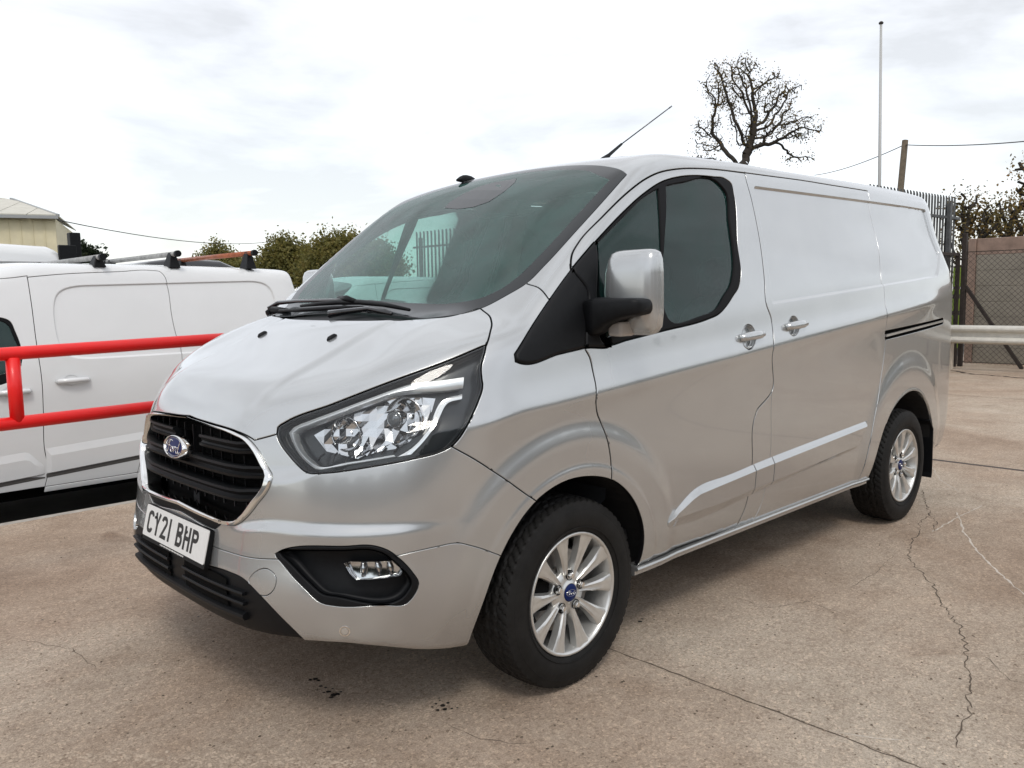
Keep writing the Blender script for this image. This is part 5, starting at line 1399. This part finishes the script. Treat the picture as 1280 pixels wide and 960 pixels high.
# door handles in their pockets
def handle(px, py, s_, parent, mask_pocket):
    c = VS.lift(px, py); n = VS.N(c[None])[0]
    for sgn in ((1,) if parent is None else (1,)): pass
    return c, n
for (hx, hy, mk, hw_) in ((938, 420.5, m_p1, 0), (993.5, 407, m_p2, 0)):
    pr = prt('handle_pocket', mk, SILVER, off=-.022, rows=[(.008, .001), (.004, .007), (.001, .017), (0, .0215), (0, .006)])
    c = VS.lift(hx, hy); n = VS.N(c[None])[0]
    L_ = .088; v = []; f = []
    ax = Vector((1, 0, .055)).normalized(); ax = np.array(ax)-n*np.dot(np.array(ax), n); ax /= np.linalg.norm(ax); upv = np.cross(ax, n); upv = upv if upv[2] > 0 else -upv
    st = []
    for t in np.linspace(-1, 1, 17):
        w_ = .0185*(1-abs(t)**5*.30); hgt = .030*(1-abs(t)**4*.55)+(0.002)
        ring = []
        for k in range(12):
            a = 2*math.pi*k/12; ring.append(c+ax*L_*t+upv*w_*math.cos(a)*(1.0)+n*(hgt-.010+.0095*math.sin(a)))
        st.append(ring)
    for r_ in st: v += r_
    for i in range(16):
        for k in range(12): f.append((i*12+k, i*12+(k+1) % 12, i*12+12+(k+1) % 12, i*12+12+k))
    f += [tuple(reversed(range(12))), tuple(range(16*12, 17*12))]
    bs = MB()
    for t in (-.80, .86): q = c+ax*L_*t; bs.tube([q-n*.004, q+n*.024], [.017, .012], 14)
    for s_ in (1, -1):
        A = np.array([1, s_, 1.]); hd = mesh('door_handle', [tuple(np.array(q)*A) for q in v], f if s_ < 0 else [tuple(reversed(q)) for q in f], SILVER, van, smooth=True)
        par = doors[0 if s_ == 1 else 1] if hx < 960 else (bpy.data.objects['sliding_door'] if s_ == 1 else bpy.data.objects['side_panel'])
        hd.parent = par; pr[0 if s_ == 1 else 1].parent = par
        for q0 in (0, 1):
            nv = len(bs.v)//2; nf = len(bs.f)//2; vv_ = bs.v[q0*nv:(q0+1)*nv]; ff_ = [tuple(i-q0*nv for i in q) for q in bs.f[q0*nf:(q0+1)*nf]]
            mesh('handle_base', [tuple(np.array(q)*A) for q in vv_], ff_ if s_ < 0 else [tuple(reversed(q)) for q in ff_], SILVER, hd, smooth=True)

# door mirrors
def mirror_unit(s_):
    par = doors[0 if s_ < 0 else 1]; A = np.array([1, -s_, 1.])
    def put(name, v, f, m, parent, **k):
        v = [tuple(np.array(q)*A) for q in v]; return mesh(name, v, f if s_ < 0 else [tuple(reversed(q)) for q in f], m, parent, **k)
    # housing cap: rounded sections stacked in z
    secs = [(1.229+.294*t, -1.046+.012*math.sin(t*3), hw_, hd, .235) for t, hw_, hd in ((0, .060, .016), (.03, .085, .030), (.10, .100, .044), (.25, .108, .052), (.5, .110, .056), (.72, .107, .056), (.88, .101, .050), (.955, .093, .040), (.99, .078, .024), (1.0, .052, .010))]
    v = []; f = []; n = 36
    for z, yc, hw_, hd, xc in secs:
        for j in range(n):
            a = 2*math.pi*j/n; ca, sa = math.cos(a), math.sin(a)
            e_ = .55 if sa < 0 else .35
            v.append((xc+hd*math.copysign(abs(sa)**e_, sa)*(1.0 if sa < 0 else .75), yc+hw_*math.copysign(abs(ca)**.55, ca), z))
    for i in range(len(secs)-1):
        for j in range(n): f.append((i*n+j, i*n+(j+1) % n, i*n+n+(j+1) % n, i*n+n+j))
    f += [tuple(reversed(range(n))), tuple(range(n*(len(secs)-1), n*len(secs)))]
    f2 = []
    cap_ = put('door_mirror', v, f, SILVER, par, smooth=True)
    # black foot arm with cut-in, glass and repeater
    arm = []
    for xa, px, pyc, hh, hx_ in ((.12, 738, 399, 31, .04), (.13, 752, 394, 28, .045), (.14, 766, 389, 21, .05), (.145, 783, 385, 15.5, .05), (.15, 798, 383.5, 13.5, .048), (.155, 805, 383.5, 11.5, .042), (.165, 809, 383.5, 7, .03)):
        q = atx(px, pyc, xa); arm.append((q[1], q[2], xa, hh*.0022, hx_))
    v = []; f = []; n = 20
    for y, zc, xc, hh, hx_ in arm:
        for j in range(n):
            a = 2*math.pi*j/n; ca, sa = math.cos(a), math.sin(a)
            v.append((xc+hx_*math.copysign(abs(ca)**.42, ca), y, zc+hh*math.copysign(abs(sa)**.42, sa)))
    for i in range(len(arm)-1):
        for j in range(n): f.append((i*n+j, i*n+(j+1) % n, i*n+n+(j+1) % n, i*n+n+j))
    f += [tuple(reversed(range(n))), tuple(range(n*(len(arm)-1), n*len(arm)))]
    put('mirror_arm', v, [tuple(reversed(q)) for q in f], PLASTIC, cap_, smooth=True)
    v, f = slab(rrect(.150, .21, .03), 0, .004, frame((.272, -1.046, 1.39), (1, 0, 0))); put('mirror_glass', v, f, REFL, cap_, auto=40)
    q = atx(779, 412, .19); b = MB(); b.box(q[0]-.05, q[0]+.03, q[1]-.030, q[1]+.030, q[2]-.022, q[2]+.030); rp = put('side_repeater', b.v, b.f, AMBER, cap_, bevel=.010)
for s_ in (-1, 1): mirror_unit(s_)

# wipers, aerial, roof pod, roof seams
def skin_top(x, y, off):
    z = topz(x, -abs(y)); p = np.array([x, -abs(y), z]); n = VS.N(p[None])[0]; p = p+n*off; p[1] *= 1 if y < 0 else -1; return p
def px_top(px, py, off):
    for k_ in range(14):
        p = VS.lift(px+.5*k_, py+k_)
        if p is not None: break
    n = VS.N((p*[1, -1 if p[1] > 0 else 1, 1])[None])[0]; n = n*[1, -1 if p[1] > 0 else 1, 1]; return p+n*off
def path(pts, off): return [px_top(a, b_, off) for a, b_ in pts]
mb = MB(); mb.tube(path([(337, 386), (352, 383), (375, 381.5), (425, 381), (440, 380.5)], .022), [.013, .011, .009, .008, .008], 8)
wi = mb.build('wiper', GLOSSBLK, van, smooth=True)
mb = MB(); mb.tube(path([(378, 386.5), (400, 384), (425, 382), (452, 382), (480, 385), (513, 392.5)], .016), [.006, .009, .011, .011, .010, .006], 6); mb.build('wiper_blade', PLASTIC, wi, smooth=True)
mb = MB(); mb.tube([px_top(427, 377.5, .02), px_top(438, 381, .03), px_top(447, 382, .02)], [.009, .014, .010], 8); mb.build('wiper_clip', PLASTIC, wi, smooth=True)
mb = MB(); mb.tube(path([(412, 396.5), (430, 393.5), (462, 389.5), (490, 396)], .012), [.016, .012, .009, .007], 8)
wi = mb.build('wiper', GLOSSBLK, van, smooth=True)
mb = MB(); mb.tube(path([(350, 392), (380, 391), (420, 388.5), (455, 388)], .013), [.006, .009, .009, .006], 6); mb.build('wiper_blade', PLASTIC, wi, smooth=True)
b = MB(); b.tube(path([(333, 388), (343, 389.5), (360, 391)], .006), [.02, .022, .014], 8); b.build('wiper_cap', PLASTIC, van, smooth=True)
ab = atx(755, 200.5, .98); ab = np.array([.98, ab[1], topz(.98, ab[1])-.002]); 
r0, d0 = ray(758, 198)
tip = None
b = MB(); ab2 = proj(ab)
def at_y(px, py, y): return aty(px, py, y)
yA = ab[1]
q0, q1, q2 = at_y(757, 197, yA), at_y(777, 180, yA), at_y(839.5, 132.8, yA)
b.tube([ab+[-.03, 0, -.01], ab+[0, 0, .012], q1*.3+ab*.7+[0, 0, .01], q1], [.020, .017, .0085, .006], 10)
an = b.build('aerial', PLASTIC, van, smooth=True)
b = MB(); b.tube([q1, q1*.06+q2*.94, q1*.05+q2*.95, q2], [.0032, .0028, .004, .004], 8); b.build('aerial_rod', GLOSSBLK, an, smooth=True)
pc = skin_top(.66, .34, 0); 
b = MB(); st = []
for t in np.linspace(0, 1, 7): st.append(pc+np.array([-.05+.13*t, 0, .014*math.sin(math.pi*min(1, t*1.1)*.8+.15)]))
b.tube(st, [.006, .014, .019, .020, .019, .015, .007], 10); b.build('roof_pod', PLASTIC, van, smooth=True)

# cabin
IN_ROWS = [(-.01, 0), (-.01, -.002)]
low = (VS.Pt[VS.F].mean(1)[:, 0] < 1.52)
prt('roof_lining', (m_shell | m_quart) & low, TRIM, off=-.045, both='one', rows=IN_ROWS)
under(prt('door_lining', DOOR | m_sailf*0, TRIM, off=-.06, rows=IN_ROWS), doors)
b = MB(); b.add(*prism([(1.50, y, z) for y, z in ((-.90, .36), (.90, .36), (.92, 1.2), (.74, 1.84), (.55, 1.92), (-.55, 1.92), (-.74, 1.84), (-.92, 1.2))], 0, np.array([.02, 0, 0]))); b.build('bulkhead', TRIM, van)
b = MB(); b.box(-.2, 1.5, -.86, .86, .42, .46); b.build('cabin_floor', TRIM, van)
v = []; f = []; st = [(-.12, 1.262), (.05, 1.30), (.22, 1.315), (.30, 1.29), (.33, 1.22), (.34, .98), (.30, .60), (.1, .5)]
for y in np.linspace(-.85, .85, 13):
    hump = .055*math.exp(-((y-.38)/.17)**2)
    for i, (x, z) in enumerate(st): v.append((x, y, z+(hump if i in (2, 3) else hump*.3)))
k = len(st)
for i in range(12):
    for j in range(k-1): f.append((i*k+j, i*k+j+1, i*k+k+j+1, i*k+k+j))
mesh('dashboard', v, f, TRIM, van, smooth=True)
b = MB(); cx = np.array([.50, .38, 1.16]); nrm = Vector((1, 0, .55)).normalized(); Ms = frame(cx, nrm)
b.tube([tuple(Ms @ Vector((.19*math.cos(t), .19*math.sin(t), 0))) for t in np.linspace(0, 2*math.pi, 41)], .015, 10, caps=False)
for a in (0, 180, 270): b.tube([tuple(Ms @ Vector((.05*math.cos(R(a)), .05*math.sin(R(a)), -.02))), tuple(Ms @ Vector((.185*math.cos(R(a)), .185*math.sin(R(a)), 0)))], .014, 8)
b.tube([tuple(Ms @ Vector((0, 0, .0))), tuple(Ms @ Vector((0, 0, -.06))), (.32, .38, 1.08)], [.065, .06, .03], 16)
b.build('steering_wheel', GLOSSBLK, van, smooth=True)
def blob(name, c, sz, m, parent, tilt=0., r=.35):
    bm = bmesh.new(); bmesh.ops.create_cube(bm, size=2); bmesh.ops.subdivide_edges(bm, edges=bm.edges, cuts=5, use_grid_fill=True)
    for vv in bm.verts:
        q = Vector(vv.co); m_ = max(abs(q.x), abs(q.y), abs(q.z)); s4 = (q.x**4+q.y**4+q.z**4)**.25; q = q*(1/s4)*(1-r)+q/q.length*r if q.length else q
        vv.co = q
    me = bpy.data.meshes.new(name); bm.to_mesh(me); bm.free(); me.shade_smooth()
    me.transform(Matrix.Translation(c) @ Matrix.Rotation(tilt, 4, 'Y') @ Matrix.Diagonal((sz[0]/2, sz[1]/2, sz[2]/2, 1)))
    return link(name, me, m, parent)
for yc, wd in ((.42, .50), (-.22, .44), (-.62, .40)):
    st_ = blob('seat', (1.06, yc, .74), (.52, wd, .20), SEATM, van)
    blob('seat_back', (1.34, yc, 1.04), (.16, wd*.95, .66), SEATM, st_, R(14)); blob('headrest', (1.43, yc, 1.44), (.10, wd*.55, .20), SEATM, st_, R(8))
v, f = on_skin_sheet([(646, 223.5), (618, 228), (600, 233), (580, 242), (562, 253), (556, 260), (572, 261.5), (592, 259), (612, 252), (630, 240), (643, 229)], -.0012, 0, 8); mesh('sensor_shade', v+[(p[0]-.001, p[1], p[2]-.002) for p in v], f+[tuple(len(v)+i for i in reversed(q)) for q in f], FRIT, ws)
b = MB(); ic = skin_top(.50, 0, -.05); b.box(ic[0]-.03, ic[0]+.10, -.075, .075, ic[2]-.09, ic[2]-.015); b.build('windscreen_sensor', PLASTIC, van, bevel=.012)

# ------------------------------------------------------------ the white van in the lower yard
W2 = np.array([0, 4.62, -.27])
S2 = spl([(.1,.84),(.28,.880),(.45,.905),(.7,.918),(.95,.920),(1.10,.912),(1.25,.893),(1.5,.852),(1.75,.800),(1.95,.75)])
def q2(x, z): return smax(smax(-.305-x, x-1.47, .05), smax(1.225-z, z-(1.772+.026*x), .05), .30)
def f2(x, y, z):
    a = np.abs(y); S = S2(z)-.03*sst(x, 1.0, 2.1)-.05*sst(-x, 1.3, 2.6)
    for xc in (-1.62, 1.12):
        d = np.hypot(x-xc, z-.32); S = S+.018*(1-sst(d, .40, .50))
    S = S-.012*sst(-q2(x, z), -.002, .014)
    fs = a-S
    ff = (-2.42+.10*z+.05*a**2+.28*a**4)-x
    fh = (z-(1.16+.16*(x+1.9)-.05*a**2-.08*a**4))
    fw = (z-(1.28+.66*(x+1.62)-.10*a**2))/1.2
    fr = z-(1.955-.02*(x-0)**2*.5-.06*a**2)
    top = smin(fh, smax(fw, fr, .18), .06)
    fx = x-(1.86-.05*(z-1)**2-.10*a**2-.07*sst(z, 1.2, 1.9))
    f = smax(fs, top, .12); f = smax(f, ff, .2); f = smax(f, fx, .16)
    return smax(f, .26-z, .05)
V2 = Skin(f2, -1.75, 1.45, lambda x: .78+.42*sst(x, -1.1, -.5), LF=1.0, LR=.8, org=tuple(W2))
L2 = V2.line
def P3(q): return [(x, -float(S2(z)), z) for x, z in q]
def sy2(x, z):
    lo, hi = .1, 1.2
    for _ in range(30):
        m = (lo+hi)/2
        if f2(x, -m, z) < 0: lo = m
        else: hi = m
    return -lo
L2([(x, sy2(x, z), z) for x, z in ((-.39, 1.842), (-.60, 1.816), (-.80, 1.775), (-1.0, 1.685), (-1.22, 1.50), (-1.36, 1.31), (-1.31, 1.16), (-1.25, .95), (-1.235, .6), (-1.24, .30))]+[(0, 0, -.1, 'r')])
L2([(0, 349.7), (33.7, 346.5), (75, 342.8), (150, 339.4), (187.5, 337.9), (200, 339.6), (205.5, 345), (208.5, 355), (215.6, 399), (220, 418), (226, 435), (228, 450), (.02, 0, -.25, 'r'), (-.10, 0, -.22, 'r'), (-.22, 0, -.12, 'r'), (-.1, 0, -.3, 'r')])
L2([(33.6, 343), (39.4, 380), (45, 424), (52.5, 476), (54.5, 520), (55.4, 558), (60, 590), (55.4, 613), (0, 0, -.3, 'r')])
L2(P3([(x, .325) for x in np.linspace(-1.30, .80, 30)]))
WQ = P3([(-1.25, 1.16), (-1.12, 1.32), (-.93, 1.50), (-.80, 1.545), (-.66, 1.55), (-.585, 1.52), (-.56, 1.45), (-.545, 1.22), (-.57, 1.165)])
WQ = [(x, -float(S2(z)), z) for x, _, z in WQ]
L2(WQ, True, sharp=(0,))
WQI = [(x+(.022 if x < -1 else -.02 if x > -.6 else 0), y, z+(.02 if z < 1.2 else -.022)) for x, y, z in WQ]; WQI = [(x, -float(S2(z)), z) for x, y, z in WQI]
L2(WQI, True, sharp=(0,))
for xc in (-1.62, 1.12): L2(P3([(xc+.36*math.cos(R(a)), .32+.36*math.sin(R(a))) for a in range(-20, 201, 10)]))
L2([(-1.60, 0, 1.20), (-1.58, -.4, 1.22), (-1.48, -.70, 1.27), (-1.35, -.80, 1.34), (-.95, -.74, 1.62), (-.75, -.66, 1.76), (-.70, -.3, 1.79), (-.69, 0, 1.80)])
for lv in (-.013, -.009, -.005, -.001, .003):
    L2([(x, sy2(x, z), z) for x, z in level_loop(q2, (.58, 1.5), lv)], soft=True)
V2.build(du=.028, zb=lambda x: .27+0*x)
pk2 = V2.pick
wv = empty('white_van', tuple(W2*[1, 1, 1]), label='small white panel van with roof bars parked behind the red barrier', cat='van')
def prt2(nm, m, mt, off=0., rows=None, both='pair', **k): return V2.part(nm, m, mt, wv, off=off, rows=rows or [(.005, 0), (.003, -.001), (.0022, -.003), (.002, -.02)], both=both, **k)
a_body = pk2((330, 400)) | pk2((0.0, -.30, 1.95)) | pk2((-2.1, -.5, 1.05))
a_slide = pk2((150, 390)) & ~a_body; a_door = pk2((30, 500)) & ~a_body & ~a_slide
a_sill = pk2((-.2, -float(S2(.30)), .30)) & ~a_body & ~a_slide & ~a_door
a_seal = pk2((-.552, -float(S2(1.35)), 1.35)) & ~a_body & ~a_slide & ~a_door; a_win = pk2((-.75, -float(S2(1.35)), 1.35)) & ~a_body & ~a_slide & ~a_door
a_ws = pk2((-1.2, -.3, 1.44)) & ~a_body
prt2('body_shell', a_body, WHITEP, both='one'); prt2('sliding_door', a_slide, WHITEP, dark_return=True)
fd2 = prt2('front_door', a_door, WHITEP, dark_return=True); prt2('sill_panel', a_sill, WHITEP, dark_return=True)
prt2('window_seal', a_seal, RUBBER, off=.002); prt2('window_glass', a_win, GLASS, off=-.004, rows=[(0, 0), (0, -.004)])
prt2('windscreen', a_ws, mat('dark_windscreen', (.02, .03, .03), .05, coat=.5), both='one', rows=[(0, 0), (0, -.01)])
MB().box(-1.5, -.5, -.72, .72, .5, 1.12).build('cabin_floor', TRIM, wv); MB().box(-.52, -.48, -.70, .70, .3, 1.72).build('bulkhead', TRIM, wv)
b_ = MB().box(-2.2, 1.8, -.70, .70, .22, .36).build('underbody', DARK, wv)
def strip2(name, x0, x1, zt, zb_, m, h=.014, tin=.055):
    for s_ in (-1, 1):
        v = []; f = []; xs = np.linspace(x0, x1, 26)
        for i, x in enumerate(xs):
            t, b2 = zt(x), zb_(x); e_ = min(1, (x-x0)/.03+.1, (x1-x)/.05+.1); t = b2+(t-b2)*min(1, .35+.65*((x1-x)/.10) if x1-x < .10 else 1)
            for z, o in ((t, 0.001), (t-tin*e_, h*e_), (b2+.006, h*e_), (b2, .001)): v.append((x, s_*(float(S2(z))+o), z))
        for i in range(25):
            for j in range(3):
                q = (i*4+j, i*4+4+j, i*4+5+j, i*4+1+j); f.append(q if s_ > 0 else tuple(reversed(q)))
        f += [(0, 1, 2, 3) if s_ > 0 else (3, 2, 1, 0), tuple(len(v)-k for k in (1, 2, 3, 4)) if s_ > 0 else tuple(len(v)-k for k in (4, 3, 2, 1))]
        mesh(name, v, f, m, wv, auto=14)
lz = lambda px, py: (V2.lift(px, py)[0], V2.lift(px, py)[2])
ta, tb = lz(10, 569), lz(150, 544.5); ba, bb_ = lz(10, 602), lz(150, 574)
gt = lambda x: ta[1]+(tb[1]-ta[1])*(x-ta[0])/(tb[0]-ta[0]); gb = lambda x: ba[1]+(bb_[1]-ba[1])*(x-ba[0])/(bb_[0]-ba[0])
xg = lz(57, 590)[0]; strip2('door_moulding', -1.2, xg-.008, gt, gb, WHITEP); strip2('door_moulding', xg+.008, xg+.80, gt, gb, WHITEP)
mats_grey = mat('moulding_shadow_grey', (.09, .085, .08), .7)  # dark grey strip paints in the shade under each moulding
strip2('moulding_shadow_strip', -1.2, xg-.004, lambda x: gb(x)-.001, lambda x: gb(x)-.030, mats_grey, h=.003, tin=.004); strip2('moulding_shadow_strip', xg+.004, xg+.80, lambda x: gb(x)-.001, lambda x: gb(x)-.030, mats_grey, h=.003, tin=.004)
for px, py in ((91, 475.5), (16, 490)):
    c = V2.lift(px, py); n = V2.N(c[None])[0]
    for s_ in (1, -1):
        A = np.array([1, s_, 1.]); cc = c*A; nn_ = n*A; b3 = MB(); b3.tube([cc-np.array([.105, 0, 0])+nn_*.004, cc-np.array([.09, 0, 0])+nn_*.030, cc+nn_*.042, cc+np.array([.09, 0, 0])+nn_*.032, cc+np.array([.105, 0, 0])+nn_*.004], [.016, .018, .019, .018, .015], 12); h_ = b3.build('door_handle', WHITEP, wv, smooth=True)
        v, f = lathe_local([(.05, .001), (.045, .003), (.04, -.012), (.0, -.016)], frame(cc+np.array([-.01, 0, .004]), nn_), 24, 1.0, .8); mesh('handle_pocket', v, f, mat('handle_pocket_white', (.62, .63, .63), .3, coat=.4) if 'handle_pocket_white' not in MATS else MATS['handle_pocket_white'], h_, smooth=True)
# its wheels (low and mostly hidden): copies of the alloy wheel
for x in (-1.62, 1.12):
    for s_ in (-1, 1):
        def cp(o, par):
            c = o.copy(); COL.objects.link(c); c.parent = par
            for ch in list(o.children): cp(ch, c)
            return c
        c = cp(wheel, wv); c.location = (x, s_*.80, .315); c.scale = (.94, .94, .94); c.rotation_euler = (0, R(30*x), R(180) if s_ > 0 else 0)
for s_ in (-1, 1):
    v, f = slab(rrect(.16, .22, .05), -.05, .05, frame((-1.12, s_*1.02, 1.16), (-1, 0, 0))); mm2 = mesh('door_mirror', v, f, WHITEP, wv, auto=40); MB().tube([(-1.12, s_*.90, 1.10), (-1.12, s_*.98, 1.13)], .03, 8).build('mirror_arm', PLASTIC, mm2)
ws_ = [tuple(p) for p in ()]
# roof bars: galvanised tube and copper coloured tube on black feet
COPPER = mat('copper_paint', (.33, .10, .045), .4, .4, var=.3, vscale=20)
BARG = mat('roof_bar_zinc', (.34, .34, .33), .5, .4, var=.3, vscale=14)
def roofbar(pxn, pyn, mt, name, lab, r=.021, mid=None):
    q = aty(pxn, pyn, 3.80); x, z = q[0], q[2]; e = empty(name, (x, 4.62, z), label=lab, cat='roof bar')
    MB().tube([(0, -.80, 0), (0, .80, 0)], r, 12).build('tube', mt, e, smooth=True)
    for s_ in (-1, 1):
        MB().tube([(0, s_*.80, 0), (0, s_*.835, 0)], r*1.25, 12).build('end_cap', PLASTIC, e, auto=40)
        zr = 1.655-z-.01
        v = [(-.046, s_*.62, zr), (.046, s_*.62, zr), (.046, s_*.76, zr-.01), (-.046, s_*.76, zr-.01), (-.018, s_*.67, .014), (.018, s_*.67, .014), (.018, s_*.73, .014), (-.018, s_*.73, .014)]
        mesh('foot', v, [(0, 3, 2, 1), (4, 5, 6, 7), (0, 1, 5, 4), (1, 2, 6, 5), (2, 3, 7, 6), (3, 0, 4, 7)], PLASTIC, e, bevel=.005)
    return e
roofbar(222, 317, BARG, 'roof_bar', 'grey steel roof bar across the middle of the white van roof')
roofbar(318, 316, COPPER, 'roof_bar', 'copper coloured roof bar across the rear of the white van roof')
roofbar(128, 321, BARG, 'roof_bar', 'grey steel roof bar nearest the black headboard, forward on the white van roof')
# further white van behind it, seen beside and through the silver van windscreen
def cp_all(o, par=None):
    c = o.copy(); COL.objects.link(c); c.parent = par
    for ch in list(o.children): cp_all(ch, c)
    return c
w3 = cp_all(wv); w3.location = (4.9, 7.3, -.27); w3.rotation_euler = (0, 0, R(-4)); w3['label'] = 'second white van farther back, seen between the first one and the silver van windscreen'
# ------------------------------------------------------------ white tipper truck behind the white van: cab and black headboard
tr = empty('tipper_truck', (0, 7.9, -.27), label='white truck cab with a black headboard behind the white van at the left', cat='truck')
CABP = [(-1.50, .45), (-1.55, .9), (-1.46, 1.20), (-1.0, 1.86), (-.72, 2.06), (-.35, 2.20), (.10, 2.26), (.55, 2.24), (.72, 2.16), (.74, .45)]
v, f = prism([(x, -.95, z) for x, z in CABP], 0, np.array([0, 1.9, 0])); cabm = mesh('cab', v, f, WHITEP, tr, bevel=.10); cabm.data.shade_smooth()
v, f = prism([(x, -.957, z) for x, z in [(-.95, 1.35), (-.62, 1.92), (.0, 1.98), (.35, 1.95), (.42, 1.35)]], 0, np.array([0, .012, 0])); mesh('side_window', v, f, GLOSSBLK, tr)
v, f = prism([(-1.475, y, 1.22) for y in (-.8, .8)]+[(-1.01, y, 1.86) for y in (.72, -.72)], 0, np.array([-.02, 0, .012])); mesh('windscreen', v, f, GLOSSBLK, tr)
MB().box(-.9, .62, -.96, -.955, 2.06, 2.075).build('roof_seam', GUT, tr)
hb = MB(); hb.box(.80, .86, -.95, .95, 1.2, 1.98); hb.build('headboard', PLASTIC, tr, bevel=.01)
for z in (2.04, 2.12): MB().box(.81, .85, -.92, .92, z, z+.035).build('headboard_rail', PLASTIC, tr)
for y in (-.93, .87): MB().box(.80, .86, y, y+.06, .8, 2.16).build('headboard_post', PLASTIC, tr)
qa, qb = aty(73, 306, 6.95), aty(97, 330, 6.95); MB().box(qa[0], qb[0], -.96, -.90, 1.5, qa[2]+.27).build('side_guard', PLASTIC, tr, bevel=.01)
q = aty(92, 291, 7.15); MB().box(q[0]-.055, q[0]+.055, -.80, -.69, 1.6, q[2]+.27).build('ladder_post', PLASTIC, tr, bevel=.008)
MB().box(.9, 3.6, -1.0, 1.0, .85, .98).build('bed', GALV, tr); 
for y in (-1.0, .96): MB().box(.9, 3.6, y, y+.04, .98, 1.35).build('dropside', WHITEP, tr)
for x in (-.85, 2.5):
    for s_ in (-1, 1):
        v, f = lathe_local([(.34, -.1), (.34, .08), (.30, .11), (.20, .10), (.18, .04), (0, .05)], frame((x, s_*.82, .34), (0, s_, 0)), 32); mesh('wheel', v, f, TYRE, tr, auto=40)
MB().box(-1.4, 3.5, -.6, .6, .3, .7).build('chassis', DARK, tr)
# dark estate car roof beyond the roof bars
CARP = mat('dark_car_paint', (.012, .013, .016), .2, coat=.6)
p_ = atd(198, 325, 15); car = empty('dark_car', (p_[0], p_[1], -.27), label='dark car roof just showing between the two rear roof bars', cat='car')
hz_ = p_[2]+.27
CP_ = [(-2.1, .35), (-2.15, .7), (-1.9, .95), (-1.1, 1.08), (-.55, hz_-.08), (0, hz_), (.8, hz_-.03), (1.6, hz_-.35), (1.95, 1.05), (2.05, .6), (2.0, .35)]
v, f = prism([(x, -.86, z) for x, z in CP_], 0, np.array([0, 1.72, 0])); o = mesh('body', v, f, CARP, car, bevel=.12); o.data.shade_smooth()
for x in (-1.3, 1.3):
    for s_ in (-1, 1): v, f = lathe_local([(.32, -.1), (.32, .08), (.28, .1), (0, .06)], frame((x, s_*.78, .32), (0, s_, 0)), 28); mesh('wheel', v, f, TYRE, car, auto=40)
